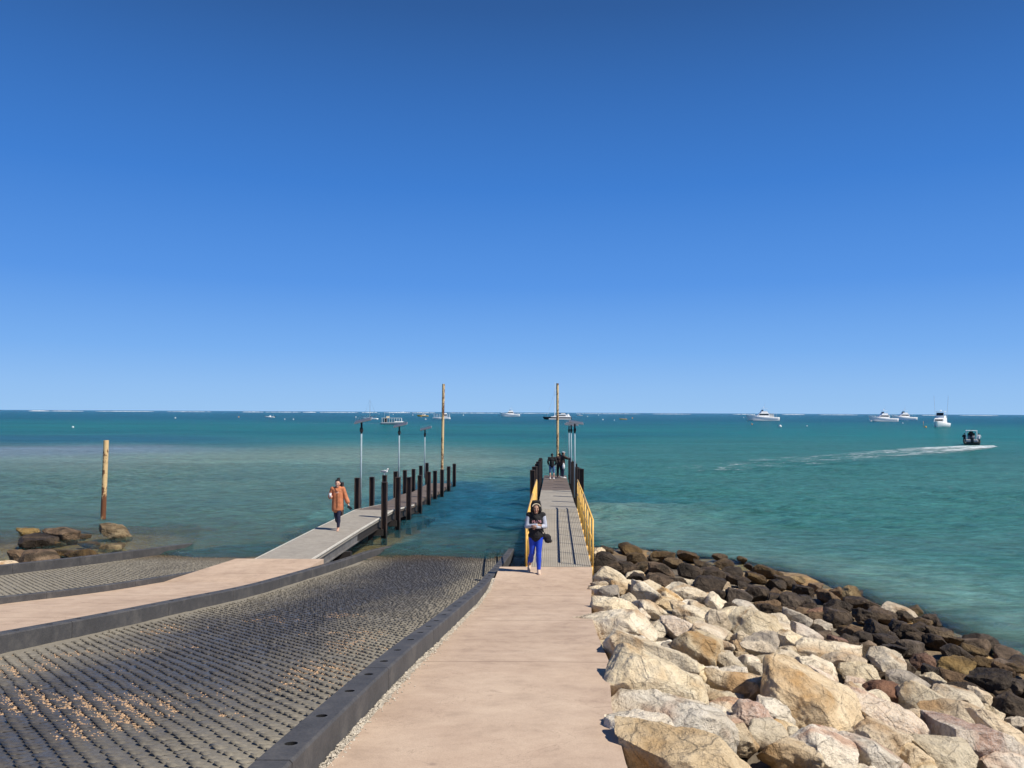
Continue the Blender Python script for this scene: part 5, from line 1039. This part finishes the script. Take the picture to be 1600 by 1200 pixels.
seated(-.9, .95, 'person in dark clothes sitting on the left side of the speedboat', BLACKC); seated(.0-.35, .05, 'person in black standing at the wheel under the speedboat hardtop', BLACKC, True); seated(-.9, -.95, 'person in a white shirt sitting on the right side of the speedboat', WHITEC)
# ---- wake and foam
m, t, p_b = new_mat('foam'); P = wpos(t); mp = N(t, 'ShaderNodeMapping'); mp.inputs['Rotation'].default_value = (0, 0, R(-25)); mp.inputs['Scale'].default_value = (.5, 1.6, 1); t.links.new(P, mp.inputs[0])
n1 = noise(t, mp.outputs[0], .9, 8, .78, .5); at = N(t, 'ShaderNodeVertexColor'); at.layer_name = 'dens'; sp = N(t, 'ShaderNodeSeparateColor'); t.links.new(at.outputs['Color'], sp.inputs[0])
a_ = ramp(t, mth(t, 'MULTIPLY_ADD', sp.outputs[0], .36, mth(t, 'MULTIPLY_ADD', n1, 1.9, -.95)), [(.16, 0.0), (.32, .95)])
p_b.inputs['Base Color'].default_value = (.66, .74, .76, 1); p_b.inputs['Roughness'].default_value = .8; t.links.new(a_, p_b.inputs['Alpha']); FOAM = m
def foam(name, cl, label, z=.09):
    """cl: list of (x, y, half width, density)"""
    V = []; F = []; Dn = []; K = 13; pts = []
    for (a, b) in zip(cl[:-1], cl[1:]):
        for k in range(12): s = k/12; pts.append([a[i]*(1-s)+b[i]*s for i in range(4)])
    pts.append(list(cl[-1]))
    for i, q in enumerate(pts):
        a = pts[max(0, i-1)]; b = pts[min(len(pts)-1, i+1)]; dx, dy = b[0]-a[0], b[1]-a[1]; l = math.hypot(dx, dy); nx, ny = -dy/l, dx/l
        for j in range(K):
            u = j/(K-1)*2-1; V.append((q[0]+nx*q[2]*u, q[1]+ny*q[2]*u, z+.05*q[3]*(1-u*u))); Dn.append(q[3]*max(0, (1-abs(u)**3))*(.55+.45*abs(u)))
    F = [(i*K+j, i*K+j+1, (i+1)*K+j+1, (i+1)*K+j) for i in range(len(pts)-1) for j in range(K-1)]
    o = npmesh(name, V, F, FOAM); ca = o.data.color_attributes.new('dens', 'FLOAT_COLOR', 'POINT'); ca.data.foreach_set('color', np.array([[d_, d_, d_, 1] for d_ in Dn], dtype=np.float32).ravel())
    return tag(o, label, kind='stuff')
def gp(px, py, hw, dn): q = G(px, py); return (q.x, q.y, hw, dn)
foam('wake', [gp(1552, 697, .25, .8), gp(1535, 698, 2.3, 1.15), gp(1510, 700, 3.4, 1.3), gp(1480, 702, 4.4, 1.0), gp(1440, 706, 4.6, .70), gp(1400, 709, 4.6, .55), gp(1350, 714, 4.2, .42), gp(1290, 717, 4.0, .26), gp(1180, 727, 3.8, .12), gp(1080, 737, 3.0, .05)], 'white foam wake trailing behind the speedboat')
foam('wake', [gp(595, 662.5, .5, .7), gp(520, 662, .7, .55), gp(450, 661.5, .7, .45), gp(395, 661, .4, .3)], 'thin straight wake line behind the ferry')
# surf on the reef at the horizon
SURF = plain('surf_white', (.80, .82, .83), .8, 0, .05, 1); LOWD = plain('far_dark_swell', (.03, .10, .13), .8)
def surf_line(x0, x1, hh, d=3000, seed=1):
    r = np.random.RandomState(seed); a = G(x0, 700); n = max(6, int((x1-x0)*1.3)); V = []; F = []
    for i in range(n+1):
        px = x0+(x1-x0)*i/n; v = ray(px, 640+.005*px); x = v.x/v.y*d; h = hh*.36*(.1+.9*r.rand())*math.sin(math.pi*min(1, max(.03, i/n)))**.3
        V += [(x, d-14, -1), (x, d-3, h*.9), (x, d+3, h), (x, d+14, -1)]
    F = [(i*4+j, (i+1)*4+j, (i+1)*4+j+1, i*4+j+1) for i in range(n) for j in range(3)]
    return V, F
VV, FF = [], []
for i, (a, b, h) in enumerate(((46, 76, 6.5), (76, 130, 4.5), (150, 240, 4.0), (262, 330, 3.6), (380, 412, 5), (415, 470, 4.0), (474, 494, 6), (500, 560, 4.5), (566, 590, 6), (600, 642, 6), (644, 680, 6), (700, 782, 4.4), (800, 860, 3.8), (900, 1000, 3.6), (1020, 1080, 3.8), (1145, 1180, 4.5), (1222, 1258, 5.5), (1280, 1340, 3.8), (1440, 1475, 4.2), (1500, 1560, 3.6))):
    V, F = surf_line(a, b, h, 3000+20*i, i); k = len(VV); VV += V; FF += [tuple(q+k for q in f) for f in F]
tag(npmesh('surf', VV, FF, SURF), 'white surf breaking on the reef along the horizon', kind='stuff')
# ---- mooring buoys
BUOY = plain('white_buoy', (.75, .75, .73), .5); BUOYO = plain('orange_buoy', (.70, .30, .05), .5)
bl = [(114, 668, .26, 0, 'white mooring buoy alone far to the left, above the lone cream pole'), (274, 653.5, .40, 0, 'white buoy far left between the lone pole and the yacht'), (373, 652, .45, 1, 'orange buoy left of the small open boat'), (445, 655.3, .30, 0, 'left of two close white buoys beside the small open boat'), (458.5, 655.5, .30, 0, 'right of two close white buoys beside the small open boat'),
 (556, 652.3, .45, 0, 'white buoy just left of the sailing yacht'), (592, 647, .55, 0, 'white buoy just right of the sailing yacht mast'), (614.5, 648, .6, 0, 'small far buoy above the ferry roof'), (645, 649, .6, 0, 'white buoy left of the yellow cabin boat'), (658, 651.7, .5, 1, 'yellow buoy directly in front of the yellow cabin boat'), (665, 655.6, .42, 0, 'white buoy between yellow cabin boat and pontoon boat'),
 (724, 649.2, .7, 0, 'white buoy right of the pontoon boat'), (918, 651.2, .55, 0, 'pale buoy right of the catamaran, first of a scattered row'), (935, 649.2, .7, 0, 'pale buoy nearest the horizon above the yellow dinghy'), (942, 656.2, .42, 0, 'brightest white buoy left of the yellow dinghy'), (960, 656.8, .28, 0, 'tiny buoy touching the left side of the yellow dinghy'), (988, 653.7, .5, 1, 'orange buoy right of the yellow dinghy'),
 (1162, 652.7, .45, 0, 'white buoy off the bow of the lone cruiser'), (1175, 663.4, .30, 1, 'small yellow buoy in front of the lone cruiser'), (1219, 667, .50, 0, 'large white buoy off the stern of the lone cruiser'), (1361, 658.6, .5, 0, 'white buoy at the bow of the overlapping pair of cruisers'), (1410.5, 661.6, .3, 0, 'small white buoy in front of the overlapping pair of cruisers'), (1446.5, 668, .36, 1, 'buoy with a thin pole left of the game fishing boat'), (1261, 666, .22, 0, 'tiny white buoy on open water right of the lone cruiser')]
for px, py, r0, og, lab in bl:
    q = G(px, py); b = MB(); b.ball((0, 0, r0*.35), r0, n=9); b.tube((0, 0, r0*1.2), (0, 0, r0*1.75), r0*.10, n=8); b.tube((0, 0, r0*1.2), (0, 0, r0*1.3), r0*.3, n=10)
    if 'thin pole' in lab: b.tube((-.8, 0, 0), (-.8, 0, 2.2), .05, n=6)
    o = b.build('buoy', BUOYO if og else BUOY, None, True, loc=(q.x, q.y, 0)); tag(o, lab, 'buoy', 'mooring buoys offshore')
